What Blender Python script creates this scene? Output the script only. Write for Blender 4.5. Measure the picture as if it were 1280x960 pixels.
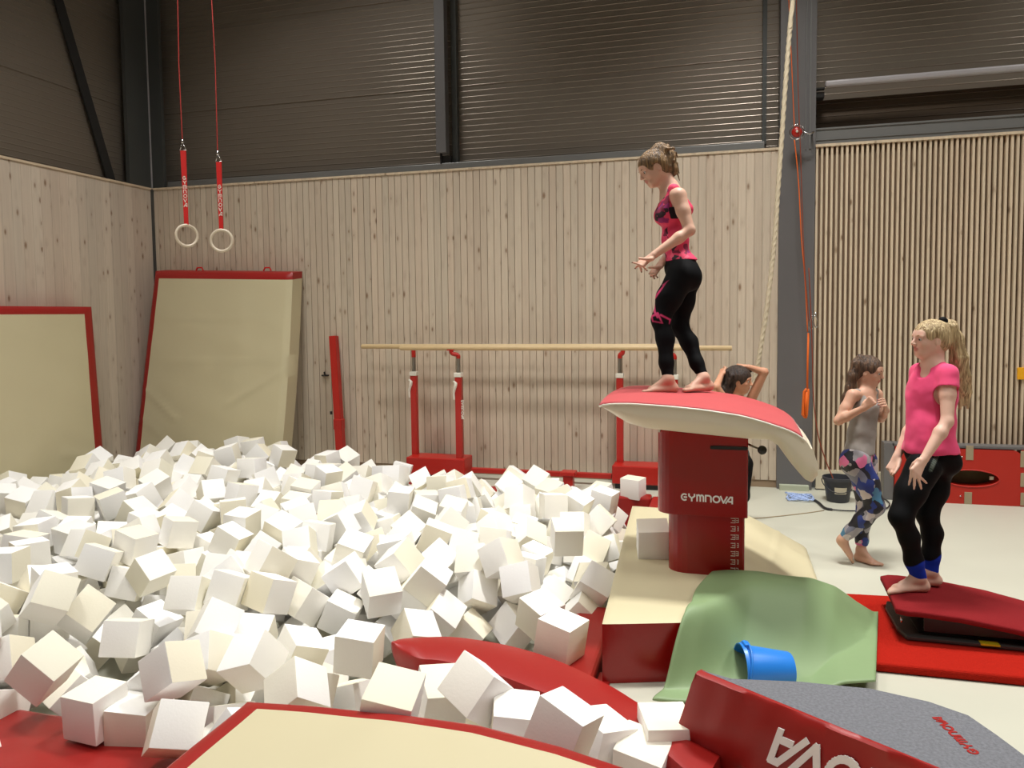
import bpy, bmesh, math, random
import numpy as np
from mathutils import Vector, Matrix, Quaternion, Euler
random.seed(11)
rng = np.random.default_rng(4)
for o in list(bpy.data.objects): bpy.data.objects.remove(o)
SC = bpy.context.scene
COL = SC.collection
PI = math.pi

# ---------------------------------------------------------------- camera, world, lights, exposure
YAW, PITCH, ROLL, FPX, CY = 0.267804, -0.0604315, -0.0116889, 954.324, 451.107
EYE = Vector((0, 0, 1.75))
fw = Vector((-math.sin(YAW)*math.cos(PITCH), math.cos(YAW)*math.cos(PITCH), math.sin(PITCH)))
rt = Vector((math.cos(YAW), math.sin(YAW), 0)); up = rt.cross(fw)
r2 = rt*math.cos(ROLL) + up*math.sin(ROLL); u2 = -rt*math.sin(ROLL) + up*math.cos(ROLL)
RM = Matrix((r2, u2, -fw))            # world -> camera rows
cam_d = bpy.data.cameras.new('camera'); cam = bpy.data.objects.new('camera', cam_d); COL.objects.link(cam)
cam.matrix_world = Matrix.Translation(EYE) @ RM.transposed().to_4x4()
cam_d.sensor_fit = 'HORIZONTAL'; cam_d.sensor_width = 36.0
cam_d.lens = FPX*36.0/1280.0
cam_d.shift_y = (CY-480.0)/1280.0
cam_d.clip_start = .05; cam_d.clip_end = 100
SC.camera = cam
SC.view_settings.view_transform = 'Standard'; SC.view_settings.look = 'None'
SC.view_settings.gamma = 1; SC.view_settings.use_curve_mapping = False
SC.view_settings.exposure = -0.72

def at(px, py, **k):
    """world point seen at a photograph pixel, on plane x=, y=, z= or at depth d="""
    d = RM.transposed() @ Vector(((px-640)/FPX, -(py-CY)/FPX, -1))
    a, v = list(k.items())[0]
    if a == 'd': return EYE + d*v
    i = 'xyz'.index(a)
    return EYE + d*((v-EYE[i])/d[i])

W = bpy.data.worlds.new('world'); SC.world = W; W.use_nodes = True
W.node_tree.nodes['Background'].inputs[0].default_value = (.9, .92, 1, 1)
W.node_tree.nodes['Background'].inputs[1].default_value = 0.2

CEIL = 7.6
LIGHTS = [(-4.2, 6.0, 95), (-4.2, 3.4, 120), (0.4, 5.0, 275), (0.9, 2.6, 45), (4.6, 6.0, 130), (5.0, 3.2, 130), (-4.2, .2, 70), (0.4, .0, 45), (5.0, .0, 70), (0.4, -3.6, 50)]
for (lx, ly, lw) in LIGHTS:
    ld = bpy.data.lights.new('ceiling_lamp_light', 'AREA'); ld.shape = 'RECTANGLE'; ld.size = 1.2; ld.size_y = .6
    ld.energy = lw; ld.color = (1, .985, .95); ld.spread = math.radians(108)
    lo = bpy.data.objects.new('ceiling_lamp_light', ld); COL.objects.link(lo); lo.location = (lx, ly, CEIL-.62)

# ---------------------------------------------------------------- helpers
def s2l(c): return tuple(((v/255)/12.92 if v/255 <= .04045 else ((v/255+.055)/1.055)**2.4) for v in c)
def tag(o, label=None, cat=None, group=None, kind=None):
    if label: o['label'] = label
    if cat: o['category'] = cat
    if group: o['group'] = group
    if kind: o['kind'] = kind
    return o
def empty(name, loc, label, cat, group=None, rz=0):
    o = bpy.data.objects.new(name, None); COL.objects.link(o); o.location = loc; o.rotation_euler = (0, 0, rz)
    o.empty_display_size = .1
    return tag(o, label, cat, group)
def world_of(o):
    m = Matrix.LocRotScale(o.location, o.rotation_euler, o.scale)
    return m if o.parent is None else world_of(o.parent) @ o.matrix_parent_inverse @ m
def keep_world(o, parent):
    """child meshes are written in world coordinates"""
    o.parent = parent; o.matrix_parent_inverse = world_of(parent).inverted()
def meshobj(name, verts, faces, mat, parent=None, smooth=False, bevel=0, seg=2, mats=None, midx=None, angle=None):
    me = bpy.data.meshes.new(name)
    me.from_pydata([tuple(v) for v in verts], [], [tuple(f) for f in faces]); me.validate(); me.update()
    o = bpy.data.objects.new(name, me); COL.objects.link(o)
    for m in (mats or [mat]): me.materials.append(m)
    if midx is not None:
        for p, i in zip(me.polygons, midx): p.material_index = i
    if smooth:
        for p in me.polygons: p.use_smooth = True
        if angle: me.set_sharp_from_angle(angle=math.radians(angle))
    if bevel:
        b = o.modifiers.new('bevel', 'BEVEL'); b.width = bevel; b.segments = seg; b.limit_method = 'ANGLE'; b.angle_limit = .6
        b.harden_normals = False
    if parent is not None: keep_world(o, parent)
    return o
class MB:
    def __init__(s): s.v = []; s.f = []; s.m = []
    def add(s, v, f, m=0):
        n = len(s.v); s.v += [tuple(a) for a in v]; s.f += [tuple(i+n for i in q) for q in f]; s.m += [m]*len(f)
    def box(s, c, size, R=None, m=0):
        hx, hy, hz = size[0]/2, size[1]/2, size[2]/2
        v = [Vector((x, y, z)) for x in (-hx, hx) for y in (-hy, hy) for z in (-hz, hz)]
        if R is not None: v = [R @ a for a in v]
        v = [a+Vector(c) for a in v]
        s.add(v, [(0, 1, 3, 2), (4, 6, 7, 5), (0, 4, 5, 1), (2, 3, 7, 6), (0, 2, 6, 4), (1, 5, 7, 3)], m)
    def bb(s, x0, x1, y0, y1, z0, z1, m=0): s.box(((x0+x1)/2, (y0+y1)/2, (z0+z1)/2), (x1-x0, y1-y0, z1-z0), None, m)
    def tube(s, pts, r, n=12, m=0, cap=True, twist=None):
        pts = [Vector(p) for p in pts]; N = len(pts)
        rr = r if isinstance(r, (list, tuple)) else [r]*N
        base = len(s.v); prev = None
        for i, p in enumerate(pts):
            t = (pts[min(i+1, N-1)]-pts[max(i-1, 0)]).normalized()
            if prev is None:
                a = Vector((0, 0, 1)) if abs(t.z) < .9 else Vector((1, 0, 0)); u = t.cross(a).normalized()
            else: u = (prev - t*prev.dot(t)).normalized()
            prev = u; w = t.cross(u)
            for k in range(n):
                th = 2*PI*k/n; q = rr[i]
                if twist: q = rr[i]*(1+.16*math.cos(3*(th-twist*i)))
                s.v.append(tuple(p+u*math.cos(th)*q+w*math.sin(th)*q))
        for i in range(N-1):
            for k in range(n):
                a = base+i*n+k; b = base+i*n+(k+1) % n
                s.f.append((a, b, b+n, a+n)); s.m.append(m)
        if cap:
            s.f.append(tuple(base+k for k in range(n))[::-1]); s.m.append(m)
            s.f.append(tuple(base+(N-1)*n+k for k in range(n))); s.m.append(m)
    def prism(s, poly, axis, a, b, m=0):
        """extrude a 2D polygon along axis from a to b; the other two axes in order"""
        n = len(poly)
        def P(u, v, w):
            return {'x': (w, u, v), 'y': (u, w, v), 'z': (u, v, w)}[axis]
        v = [P(u, q, a) for u, q in poly]+[P(u, q, b) for u, q in poly]
        f = [tuple(range(n)), tuple(range(n, 2*n))[::-1]]+[(i, i+n, (i+1) % n+n, (i+1) % n) for i in range(n)]
        s.add(v, f, m)
    def build(s, name, mat, parent=None, **k):
        mats = mat if isinstance(mat, list) else None
        o = meshobj(name, s.v, s.f, None if mats else mat, parent, mats=mats, midx=s.m if mats else None, **k)
        bm = bmesh.new(); bm.from_mesh(o.data); bmesh.ops.recalc_face_normals(bm, faces=bm.faces); bm.to_mesh(o.data); bm.free()
        return o
def grid_mesh(P, closed_u=False):
    """P[i][j] -> verts, faces"""
    nu, nv = len(P), len(P[0]); v = [P[i][j] for i in range(nu) for j in range(nv)]; f = []
    for i in range(nu-1+(1 if closed_u else 0)):
        for j in range(nv-1):
            a = i*nv+j; b = ((i+1) % nu)*nv+j
            f.append((a, b, b+1, a+1))
    return v, f
def catmull(pts, n=8):
    pts = [Vector(p) for p in pts]; out = []
    for i in range(len(pts)-1):
        p0 = pts[max(i-1, 0)]; p1 = pts[i]; p2 = pts[i+1]; p3 = pts[min(i+2, len(pts)-1)]
        for k in range(n):
            t = k/n
            out.append(.5*((2*p1)+(-p0+p2)*t+(2*p0-5*p1+4*p2-p3)*t*t+(-p0+3*p1-3*p2+p3)*t*t*t))
    out.append(pts[-1]); return out
def interp(x, xs, ys): return float(np.interp(x, xs, ys))

# stroke lettering, unit boxes; each letter a list of polylines
def arc(cx, cy, rx, ry, a0, a1, n=10): return [(cx+rx*math.cos(math.radians(a0+(a1-a0)*i/n)), cy+ry*math.sin(math.radians(a0+(a1-a0)*i/n))) for i in range(n+1)]
GLY = {
 'G': [arc(.45, .5, .35, .4, 50, 310, 14), [(.45, .47), (.85, .47)], [(.8, .47), (.8, .2)]],
 'C': [arc(.45, .5, .37, .4, 55, 305, 14), [(.42, .5), (.72, .5)]],
 'Y': [[(.05, .95), (.05, .7), (.4, .42), (.4, .05)], [(.75, .95), (.75, .7), (.4, .42)]],
 'y': [[(.1, .9), (.5, .45), (.5, .1)], [(.9, .9), (.5, .45)]],
 'M': [[(.1, .1), (.1, .9)], arc(.3, .6, .2, .3, 180, 0, 6)+[(.5, .1)], arc(.7, .6, .2, .3, 180, 0, 6)+[(.9, .1)]],
 'N': [[(.12, .1), (.12, .9)], [(.12, .9), (.5, .9)]+arc(.5, .6, .3, .3, 90, 0, 5)+[(.8, .1)]],
 'O': [arc(.5, .5, .4, .4, 0, 360, 18)],
 'V': [[(.05, .92), (.4, .1)], [(.4, .1), (.85, .92)]],
 'A': [[(.05, .08), (.62, .9), (.85, .9), (.85, .08)], [(.42, .3), (.8, .3)]],
 'I': [[(.3, .1), (.3, .9)]], '1': [[(.3, .1), (.3, .9), (.15, .75)]], '2': [[(.15, .8), (.5, .9), (.5, .5), (.15, .1), (.55, .1)]],
 '3': [[(.15, .9), (.5, .9), (.5, .1), (.15, .1)], [(.2, .5), (.5, .5)]], '0': [[(.15, .1), (.15, .9), (.5, .9), (.5, .1), (.15, .1)]],
 '5': [[(.5, .9), (.15, .9), (.15, .5), (.5, .5), (.5, .1), (.15, .1)]],
}
def lettering(name, text, origin, ux, uy, h, mat, parent, wide=1.0, stroke=.2, gap=.12, stack=False, lift=.0015):
    """flat raised letters: origin lower left, ux along the line, uy up; built as thin plates"""
    ux = Vector(ux).normalized(); uy = Vector(uy).normalized(); nz = ux.cross(uy).normalized()
    mb = MB(); x = 0.0; yoff = 0.0; k = 0
    for ch in text:
        adv = {'I': .5, 'M': 1.0, '1': .6, '2': .7, '3': .7, '0': .7, '5': .7}.get(ch, .92)
        for pl in GLY.get(ch, []):
            for (a, b) in zip(pl, pl[1:]):
                A = Vector(a); B = Vector(b); d = B-A
                if d.length < 1e-5: continue
                d.normalize(); nn = Vector((-d.y, d.x))*stroke/2; e = d*stroke*.32
                q = [A-e-nn, B+e-nn, B+e+nn, A-e+nn]; k += 1
                li = lift*(1+.02*(k % 7))
                P = lambda c, t: Vector(origin)+ux*((x+c.x)*h*wide)+uy*((yoff+c.y)*h)+nz*t
                v = [P(c, -.0004) for c in q]+[P(c, li) for c in q]
                mb.add(v, [(4, 5, 6, 7), (0, 3, 2, 1), (0, 1, 5, 4), (1, 2, 6, 5), (2, 3, 7, 6), (3, 0, 4, 7)])
        if ch == 'V' and not stack: x -= .34
        if stack: yoff -= 1.12
        else: x += adv+gap
    return mb.build(name, mat, parent)

# ---------------------------------------------------------------- materials
class NT:
    def __init__(s, m): s.t = m.node_tree; s.n = s.t.nodes; s.l = s.t.links
    def new(s, k, **kw):
        n = s.n.new(k)
        for a, b in kw.items(): setattr(n, a, b)
        return n
    def link(s, a, b): s.l.new(a, b)
    def math(s, op, a, b=None, c=None):
        n = s.new('ShaderNodeMath', operation=op)
        for i, v in enumerate((a, b, c)):
            if v is None: continue
            if isinstance(v, (int, float)): n.inputs[i].default_value = v
            else: s.link(v, n.inputs[i])
        return n.outputs[0]
    def mix(s, f, a, b, blend='MIX'):
        n = s.new('ShaderNodeMix', data_type='RGBA', blend_type=blend)
        for i, v in ((0, f), (6, a), (7, b)):
            if isinstance(v, (int, float)): n.inputs[i].default_value = v
            elif isinstance(v, tuple): n.inputs[i].default_value = (*v[:3], 1)
            else: s.link(v, n.inputs[i])
        return n.outputs[2]
def pm(name, col, rough=.6, metal=0, var=0.06, vscale=6, bump=0, bscale=60, spec=.5, coat=0, sheen=0, sss=0):
    m = bpy.data.materials.new(name); m.use_nodes = True; t = NT(m); b = t.n['Principled BSDF']
    c = s2l(col); b.inputs['Roughness'].default_value = rough; b.inputs['Metallic'].default_value = metal
    b.inputs['Specular IOR Level'].default_value = spec
    if coat: b.inputs['Coat Weight'].default_value = coat; b.inputs['Coat Roughness'].default_value = .25
    if sheen: b.inputs['Sheen Weight'].default_value = sheen
    if sss: b.inputs['Subsurface Weight'].default_value = sss; b.inputs['Subsurface Radius'].default_value = (.05, .04, .03); b.inputs['Subsurface Scale'].default_value = .4
    tc = t.new('ShaderNodeTexCoord'); no = t.new('ShaderNodeTexNoise'); no.inputs['Scale'].default_value = vscale; no.inputs['Detail'].default_value = 4
    t.link(tc.outputs['Object'], no.inputs['Vector'])
    k = t.math('MULTIPLY_ADD', no.outputs[0], 2*var, 1-var)
    mx = t.new('ShaderNodeMix', data_type='RGBA', blend_type='MULTIPLY'); mx.inputs[0].default_value = 1; mx.inputs[6].default_value = (*c, 1)
    t.link(k, mx.inputs[7]); t.link(mx.outputs[2], b.inputs['Base Color'])
    if bump:
        n2 = t.new('ShaderNodeTexNoise'); n2.inputs['Scale'].default_value = bscale; n2.inputs['Detail'].default_value = 3
        t.link(tc.outputs['Object'], n2.inputs['Vector'])
        bp = t.new('ShaderNodeBump'); bp.inputs['Strength'].default_value = bump; bp.inputs['Distance'].default_value = .01
        t.link(n2.outputs[0], bp.inputs['Height']); t.link(bp.outputs[0], b.inputs['Normal'])
    return m
def wood(name, col, axis='X', pitch=.0762, off=0.0, knots=True, dark=(120, 88, 60)):
    m = bpy.data.materials.new(name); m.use_nodes = True; t = NT(m); b = t.n['Principled BSDF']
    b.inputs['Roughness'].default_value = .55; b.inputs['Specular IOR Level'].default_value = .35
    tc = t.new('ShaderNodeTexCoord'); sx = t.new('ShaderNodeSeparateXYZ'); t.link(tc.outputs['Object'], sx.inputs[0])
    a = sx.outputs[axis]; z = sx.outputs['Z']
    idx = t.math('FLOOR', t.math('DIVIDE', t.math('SUBTRACT', a, off), pitch))
    wn = t.new('ShaderNodeTexWhiteNoise', noise_dimensions='1D'); t.link(idx, wn.inputs['W'])
    # grain
    cv = t.new('ShaderNodeCombineXYZ'); t.link(t.math('MULTIPLY', a, 55.0), cv.inputs[0]); t.link(t.math('MULTIPLY', z, 2.2), cv.inputs[1]); t.link(t.math('MULTIPLY', idx, 7.3), cv.inputs[2])
    g = t.new('ShaderNodeTexNoise'); g.inputs['Scale'].default_value = 1; g.inputs['Detail'].default_value = 5; g.inputs['Distortion'].default_value = .6; t.link(cv.outputs[0], g.inputs['Vector'])
    k = t.math('ADD', t.math('MULTIPLY_ADD', wn.outputs[0], .16, .90), t.math('MULTIPLY_ADD', g.outputs[0], .26, -.13))
    c = t.mix(1.0, s2l(col), k, 'MULTIPLY')
    wn2 = t.new('ShaderNodeTexWhiteNoise', noise_dimensions='1D'); t.link(t.math('ADD', idx, 31.7), wn2.inputs['W'])
    c = t.mix(t.math('MULTIPLY', wn2.outputs[0], .10), c, s2l((205, 150, 118)))
    if knots:
        cv2 = t.new('ShaderNodeCombineXYZ'); t.link(t.math('MULTIPLY', a, 15.0), cv2.inputs[0]); t.link(t.math('MULTIPLY', z, 6.0), cv2.inputs[1]); t.link(t.math('MULTIPLY', idx, 3.1), cv2.inputs[2])
        vo = t.new('ShaderNodeTexVoronoi'); vo.inputs['Scale'].default_value = 1; vo.inputs['Randomness'].default_value = 1; t.link(cv2.outputs[0], vo.inputs['Vector'])
        vc = t.new('ShaderNodeSeparateColor'); t.link(vo.outputs['Color'], vc.inputs[0])
        on = t.math('GREATER_THAN', vc.outputs[0], .58)
        rad = t.math('MULTIPLY_ADD', vc.outputs[1], .13, .06)
        mr = t.new('ShaderNodeMapRange'); t.link(vo.outputs['Distance'], mr.inputs[0]); t.link(t.math('MULTIPLY', rad, 1.5), mr.inputs[1]); t.link(t.math('MULTIPLY', rad, .5), mr.inputs[2])
        c = t.mix(t.math('MULTIPLY', t.math('MULTIPLY', mr.outputs[0], on), .8), c, s2l(dark))
        mr2 = t.new('ShaderNodeMapRange'); t.link(vo.outputs['Distance'], mr2.inputs[0]); mr2.inputs[1].default_value = .5; mr2.inputs[2].default_value = .1
        c = t.mix(t.math('MULTIPLY', t.math('MULTIPLY', mr2.outputs[0], on), .20), c, s2l(dark))
    t.link(c, b.inputs['Base Color'])
    return m
M = {}
M['wood_back'] = wood('spruce_planks', (204, 190, 170), 'X', .0762)
M['wood_left'] = wood('spruce_planks_left', (204, 191, 174), 'Y', .115)
M['slat'] = wood('spruce_slats', (212, 195, 168), 'X', .0445, off=.862+.0)
M['ply'] = pm('plywood_backing', (120, 98, 76), .7, var=.12, vscale=3)
M['ply_light'] = pm('pale_painted_board', (206, 196, 172), .6, var=.1, vscale=4)
M['clad'] = pm('grey_brown_cladding', (134, 124, 112), .28, .45, var=.05, vscale=1.2)
M['clad_shade'] = pm('cladding_with_painted_shade', (84, 68, 52), .5, .2, var=.05, vscale=1.2)  # recess shade put into the colour: darker brown version of the cladding
M['steel'] = pm('grey_painted_steel', (112, 110, 110), .38, .2, var=.04, vscale=3)
M['steel_dark'] = pm('dark_grey_steel', (74, 76, 74), .45, .2, var=.04, vscale=3)
M['flash'] = pm('grey_flashing', (126, 126, 124), .35, .3, var=.04)
M['tubegrey'] = pm('light_grey_tube', (168, 164, 166), .4, .1, var=.04)
M['dark'] = pm('dark_gap', (30, 28, 26), .8)
M['floor'] = pm('beige_green_vinyl_floor', (190, 189, 173), .42, var=.035, vscale=1.3, spec=.4)
M['base'] = pm('brown_baseboard', (150, 128, 104), .6, var=.1)
M['plinth'] = pm('pale_green_plinth', (176, 182, 160), .6)
M['ceil'] = pm('ceiling_paint', (112, 110, 106), .8)
M['wallpaint'] = pm('hall_wall_paint', (140, 130, 116), .8)
M['beige'] = pm('beige_vinyl', (208, 198, 163), .42, var=.03, vscale=2, bump=.15, bscale=5)
M['red'] = pm('red_vinyl', (156, 29, 25), .38, var=.06, vscale=3, bump=.12, bscale=9)
M['red_gloss'] = pm('red_gloss_paint', (148, 14, 11), .25, var=.03, vscale=2)
M['red_metal'] = pm('red_powder_coat', (178, 34, 26), .35, var=.05)
M['red_top'] = pm('red_suede_top', (186, 60, 64), .7, var=.05, vscale=9, sheen=.2)
M['red_carpet'] = pm('red_carpet', (165, 30, 18), .95, var=.14, vscale=90, bump=.5, bscale=240, spec=.1)
M['red_board'] = pm('dark_red_carpet', (128, 28, 32), .9, var=.12, vscale=70, bump=.4, bscale=240, spec=.15)
M['white'] = pm('white_plastic', (232, 228, 214), .4, var=.03)
M['ink_white'] = pm('white_print', (248, 247, 244), .5, var=.01)
M['offwhite'] = pm('cream_vinyl', (226, 216, 194), .38, var=.03, vscale=3, bump=.1, bscale=6)
M['green'] = pm('green_mat_cover', (128, 152, 108), .55, var=.04, vscale=3, bump=.2, bscale=8)
M['blue'] = pm('blue_plastic', (38, 128, 222), .35, var=.02)
M['black'] = pm('black_plastic', (26, 26, 28), .45)
M['bucket'] = pm('charcoal_plastic', (52, 54, 60), .45)
M['yellow'] = pm('yellow_sticker', (222, 200, 30), .5)
M['yellow2'] = pm('orange_yellow_card', (236, 168, 20), .5)
M['carpet_grey'] = pm('grey_needle_felt', (122, 123, 128), .97, var=.42, vscale=95, bump=.6, bscale=260, spec=.05)
M['chrome'] = pm('bright_steel', (205, 205, 205), .22, 1)
M['steel_tube'] = pm('brushed_steel', (150, 145, 135), .35, .8)
M['ringwood'] = pm('pale_ring_wood', (222, 208, 186), .35, var=.05)
M['railwood'] = pm('blond_rail_wood', (210, 184, 140), .45, var=.08, vscale=14)
M['rope'] = pm('hemp_rope', (206, 192, 164), .9, var=.12, vscale=120, bump=.5, bscale=200)
M['orange'] = pm('orange_webbing', (228, 104, 22), .7, var=.08)
M['cord_brown'] = pm('red_brown_cord', (134, 62, 40), .8, var=.1)
M['cable'] = pm('red_cable', (170, 44, 34), .6)
M['strap'] = pm('red_webbing', (208, 30, 26), .65, var=.06)
M['bluewhite'] = pm('blue_white_rope', (160, 180, 220), .8, var=.9, vscale=60)
M['taupe'] = pm('taupe_webbing', (156, 140, 112), .75, var=.08)
M['olive'] = pm('dark_olive_lining', (70, 66, 40), .9, var=.2, vscale=20)
M['redpanel'] = pm('red_panel_vinyl', (176, 32, 16), .45, var=.05, bump=.1, bscale=7)
M['lamp'] = bpy.data.materials.new('lamp_diffuser'); M['lamp'].use_nodes = True
_b = M['lamp'].node_tree.nodes['Principled BSDF']; _b.inputs['Emission Color'].default_value = (1, .96, .9, 1); _b.inputs['Emission Strength'].default_value = 4

# ---------------------------------------------------------------- room
D = 7.93; XL = -6.70; WT = 3.325
def struct(o): o['kind'] = 'structure'; return o
XR, YF = 9.0, -7.0
# foam pit opening in the floor
PX0, PX1, PY0, PY1, PZ = -6.70, -0.50, 2.05, 7.22, -.40
fl = MB()
for (a, b, c, d) in ((XL, XR, YF, PY0), (PX1, XR, PY0, PY1), (XL, XR, PY1, 8.4)):
    fl.add([(a, c, 0), (b, c, 0), (b, d, 0), (a, d, 0)], [(0, 1, 2, 3)])
for (p, q) in (((PX0, PY0), (PX1, PY0)), ((PX1, PY0), (PX1, PY1)), ((PX1, PY1), (PX0, PY1)), ((PX0, PY1), (PX0, PY0))):
    fl.add([(p[0], p[1], 0), (q[0], q[1], 0), (q[0], q[1], PZ), (p[0], p[1], PZ)], [(0, 1, 2, 3)])
fl.add([(PX0, PY0, PZ), (PX1, PY0, PZ), (PX1, PY1, PZ), (PX0, PY1, PZ)], [(0, 1, 2, 3)])
struct(meshobj('floor', fl.v, fl.f, M['floor']))
# planked back wall with real grooves
def planks(name, a0, a1, pitch, const, sgn, z0, z1, axis, mat, groove=.0065, depth=.012):
    pr = []; x = a0
    while x < a1-1e-6:
        e = min(x+pitch, a1)
        pr += [(x+groove/2, const), (e-groove/2, const), (e-groove/2, const+sgn*depth), (e+groove/2, const+sgn*depth)]
        x = e
    v = []; f = []
    for (u, w) in pr:
        p = (u, w) if axis == 'x' else (w, u)
        v += [(p[0], p[1], z0), (p[0], p[1], z1)]
    for i in range(len(pr)-1): f.append((2*i, 2*i+2, 2*i+3, 2*i+1))
    return meshobj(name, v, f, mat)
XB = 0.535
n_pl = int((XB-XL)/.0762)
struct(planks('wall_back', XB-n_pl*.0762-.0762*.999, XB, .0762, D, 1, .075, WT-.01, 'x', M['wood_back']))
struct(planks('wall_left', YF, D, .115, XL, -1, -.6, WT-.01, 'y', M['wood_left'], groove=.0015, depth=.002))
mb = MB(); mb.bb(XL, XB, D-.012, D+.10, WT-.01, WT+.012); struct(mb.build('trim_1', M['slat']))
mb = MB(); mb.bb(XL-.10, XL+.012, YF, D-.012, WT-.01, WT+.012); struct(mb.build('trim_2', M['slat']))
mb = MB(); mb.bb(XL, XB, D+.01, D+.06, 0, .09); struct(mb.build('baseboard_back', M['base']))
mb = MB(); mb.bb(XL+.0, XL+.02, D-.03, D-.0, -.02, WT); struct(mb.build('trim_3', M['steel_dark']))
# ribbed cladding above
def ribbed(name, a0, a1, y, z0, z1, mat, axis='x', sgn=-1, pitch=.0625):
    prof = []; z = z0; k = 0
    while z < z1:
        g = .006 if (k % 16) == 15 else 0
        prof += [(0-g*sgn, z), (-g*sgn, z+pitch-.015), (sgn*.003, z+pitch-.0125), (sgn*.0048, z+pitch-.009), (sgn*.0038, z+pitch-.0055), (0, z+pitch-.002)]
        z += pitch; k += 1
    prof.append((0, z)); v = []; f = []
    for (u, w) in prof:
        for a in (a0, a1): v.append((a, y+u, w) if axis == 'x' else (y+u, a, w))
    for i in range(len(prof)-1): f.append((2*i, 2*i+1, 2*i+3, 2*i+2))
    return struct(meshobj(name, v, f, mat))
ribbed('wall_upper_back', XL-.3, 0.6, 8.12, WT-.05, CEIL, M['clad'])
ribbed('wall_upper_right', 0.8, XR, 8.12, 3.80, CEIL, M['clad'])
ribbed('wall_recess_right', 0.8, XR, 8.22, 3.30, 3.86, M['clad_shade'])
ribbed('wall_upper_left', YF, D+.3, XL-.16, WT-.05, CEIL, M['clad'], axis='y', sgn=1, pitch=.0625)
# corner flashings, sills, columns
mb = MB(); mb.bb(XL-.05, XL, D-.36, D+.02, WT+.012, CEIL); mb.bb(XL, XL+.17, D, D+.05, WT+.012, CEIL)
struct(mb.build('trim_4', M['steel_dark']))
mb = MB(); mb.bb(XL, XL+.012, D-.012, D, WT+.012, CEIL); struct(mb.build('trim_5', M['tubegrey']))
mb = MB(); mb.bb(XL+.2, .40, D+.03, D+.20, WT+.012, WT+.085); struct(mb.build('trim_6', M['flash'], bevel=.004))
mb = MB(); mb.bb(-3.0, -2.885, D-.02, D+.09, WT+.19, CEIL); struct(mb.build('trim_7', M['steel'], bevel=.004))
mb = MB(); mb.bb(-2.97, -2.955, D+.02, D+.06, WT+.08, WT+.19); mb.bb(-2.955, -2.86, D+.05, D+.1, WT+.09, WT+.17); struct(mb.build('trim_8', M['dark']))
mb = MB(); mb.bb(-2.86, -2.80, D+.12, D+.20, WT+.08, CEIL); mb.bb(.38, .42, D+.12, D+.2, WT+.08, CEIL); struct(mb.build('trim_9', M['steel_dark']))
# H-section column on the right
mb = MB()
mb.bb(.535, .86, D-.035, D-.015, 0, CEIL); mb.bb(.535, .86, D+.20, D+.22, 0, CEIL); mb.bb(.69, .705, D-.015, D+.20, 0, CEIL)
mb.bb(.535, .55, D-.015, D+.20, 0, CEIL); mb.bb(.845, .86, D-.015, D+.2, 0, CEIL)
struct(mb.build('trim_10', M['steel'], bevel=.003))
mb = MB(); mb.bb(.56, .83, D-.10, D-.035, 0, .05); struct(mb.build('trim_11', M['plinth']))
mb = MB(); mb.bb(.765, .772, D-.05, D-.035, 3.3, CEIL); mb.bb(.80, .812, D-.05, D-.035, 3.3, CEIL); struct(mb.build('trim_12', M['flash']))
# slatted wall on the right
mb = MB(); mb.bb(.862, XR, D+.045, D+.08, .2, WT); struct(mb.build('wall_back_right', M['ply']))
mb = MB(); x = .868; k = 0
while x < 4.9:
    mb.bb(x, x+.021, D+.0, D+.045, .195, WT-.008-.0*k); x += .0445; k += 1
sl = mb.build('slat_screen', M['slat']); struct(sl); sl.name = 'trim_13'
mb = MB(); mb.bb(.862, 5, D-.015, D+.08, WT-.008, WT+.016); struct(mb.build('trim_14', M['slat']))
mb = MB(); mb.bb(.90, XR, D-.01, D+.05, 0.012, .195); struct(mb.build('baseboard_right', M['ply_light']))
mb = MB(); mb.bb(.862, XR, D+.02, D+.25, WT+.016, WT+.17); mb.bb(.862, XR, D+.01, D+.02, WT+.155, WT+.172); mb.bb(.862, XR, D+.012, D+.02, WT+.055, WT+.067)
struct(mb.build('trim_15', M['flash']))
mb = MB()
mb.bb(.94, XR, D-.03, D+.03, 3.868, 3.93); struct(mb.build('trim_16', M['tubegrey'], bevel=.02, seg=3))
mb = MB(); mb.bb(.86, .94, D+.0, D+.06, 3.86, 3.875); mb.bb(.86, .94, D+.03, D+.15, 3.79, 3.84); struct(mb.build('trim_17', M['dark']))
# diagonal wind brace on the dark left cladding
A = at(66, -20, x=XL-.13); B = at(138, 226, x=XL-.13)
mb = MB(); d = (B-A).normalized(); s = Vector((1, 0, 0)).cross(d)
mb.add([A+s*.06, B+s*.06, B-s*.06, A-s*.06, A+s*.06+Vector((.02, 0, 0)), B+s*.06+Vector((.02, 0, 0)), B-s*.06+Vector((.02, 0, 0)), A-s*.06+Vector((.02, 0, 0))],
       [(0, 1, 2, 3), (7, 6, 5, 4), (0, 4, 5, 1), (1, 5, 6, 2), (2, 6, 7, 3), (3, 7, 4, 0)])
struct(mb.build('trim_18', M['dark']))
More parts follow.
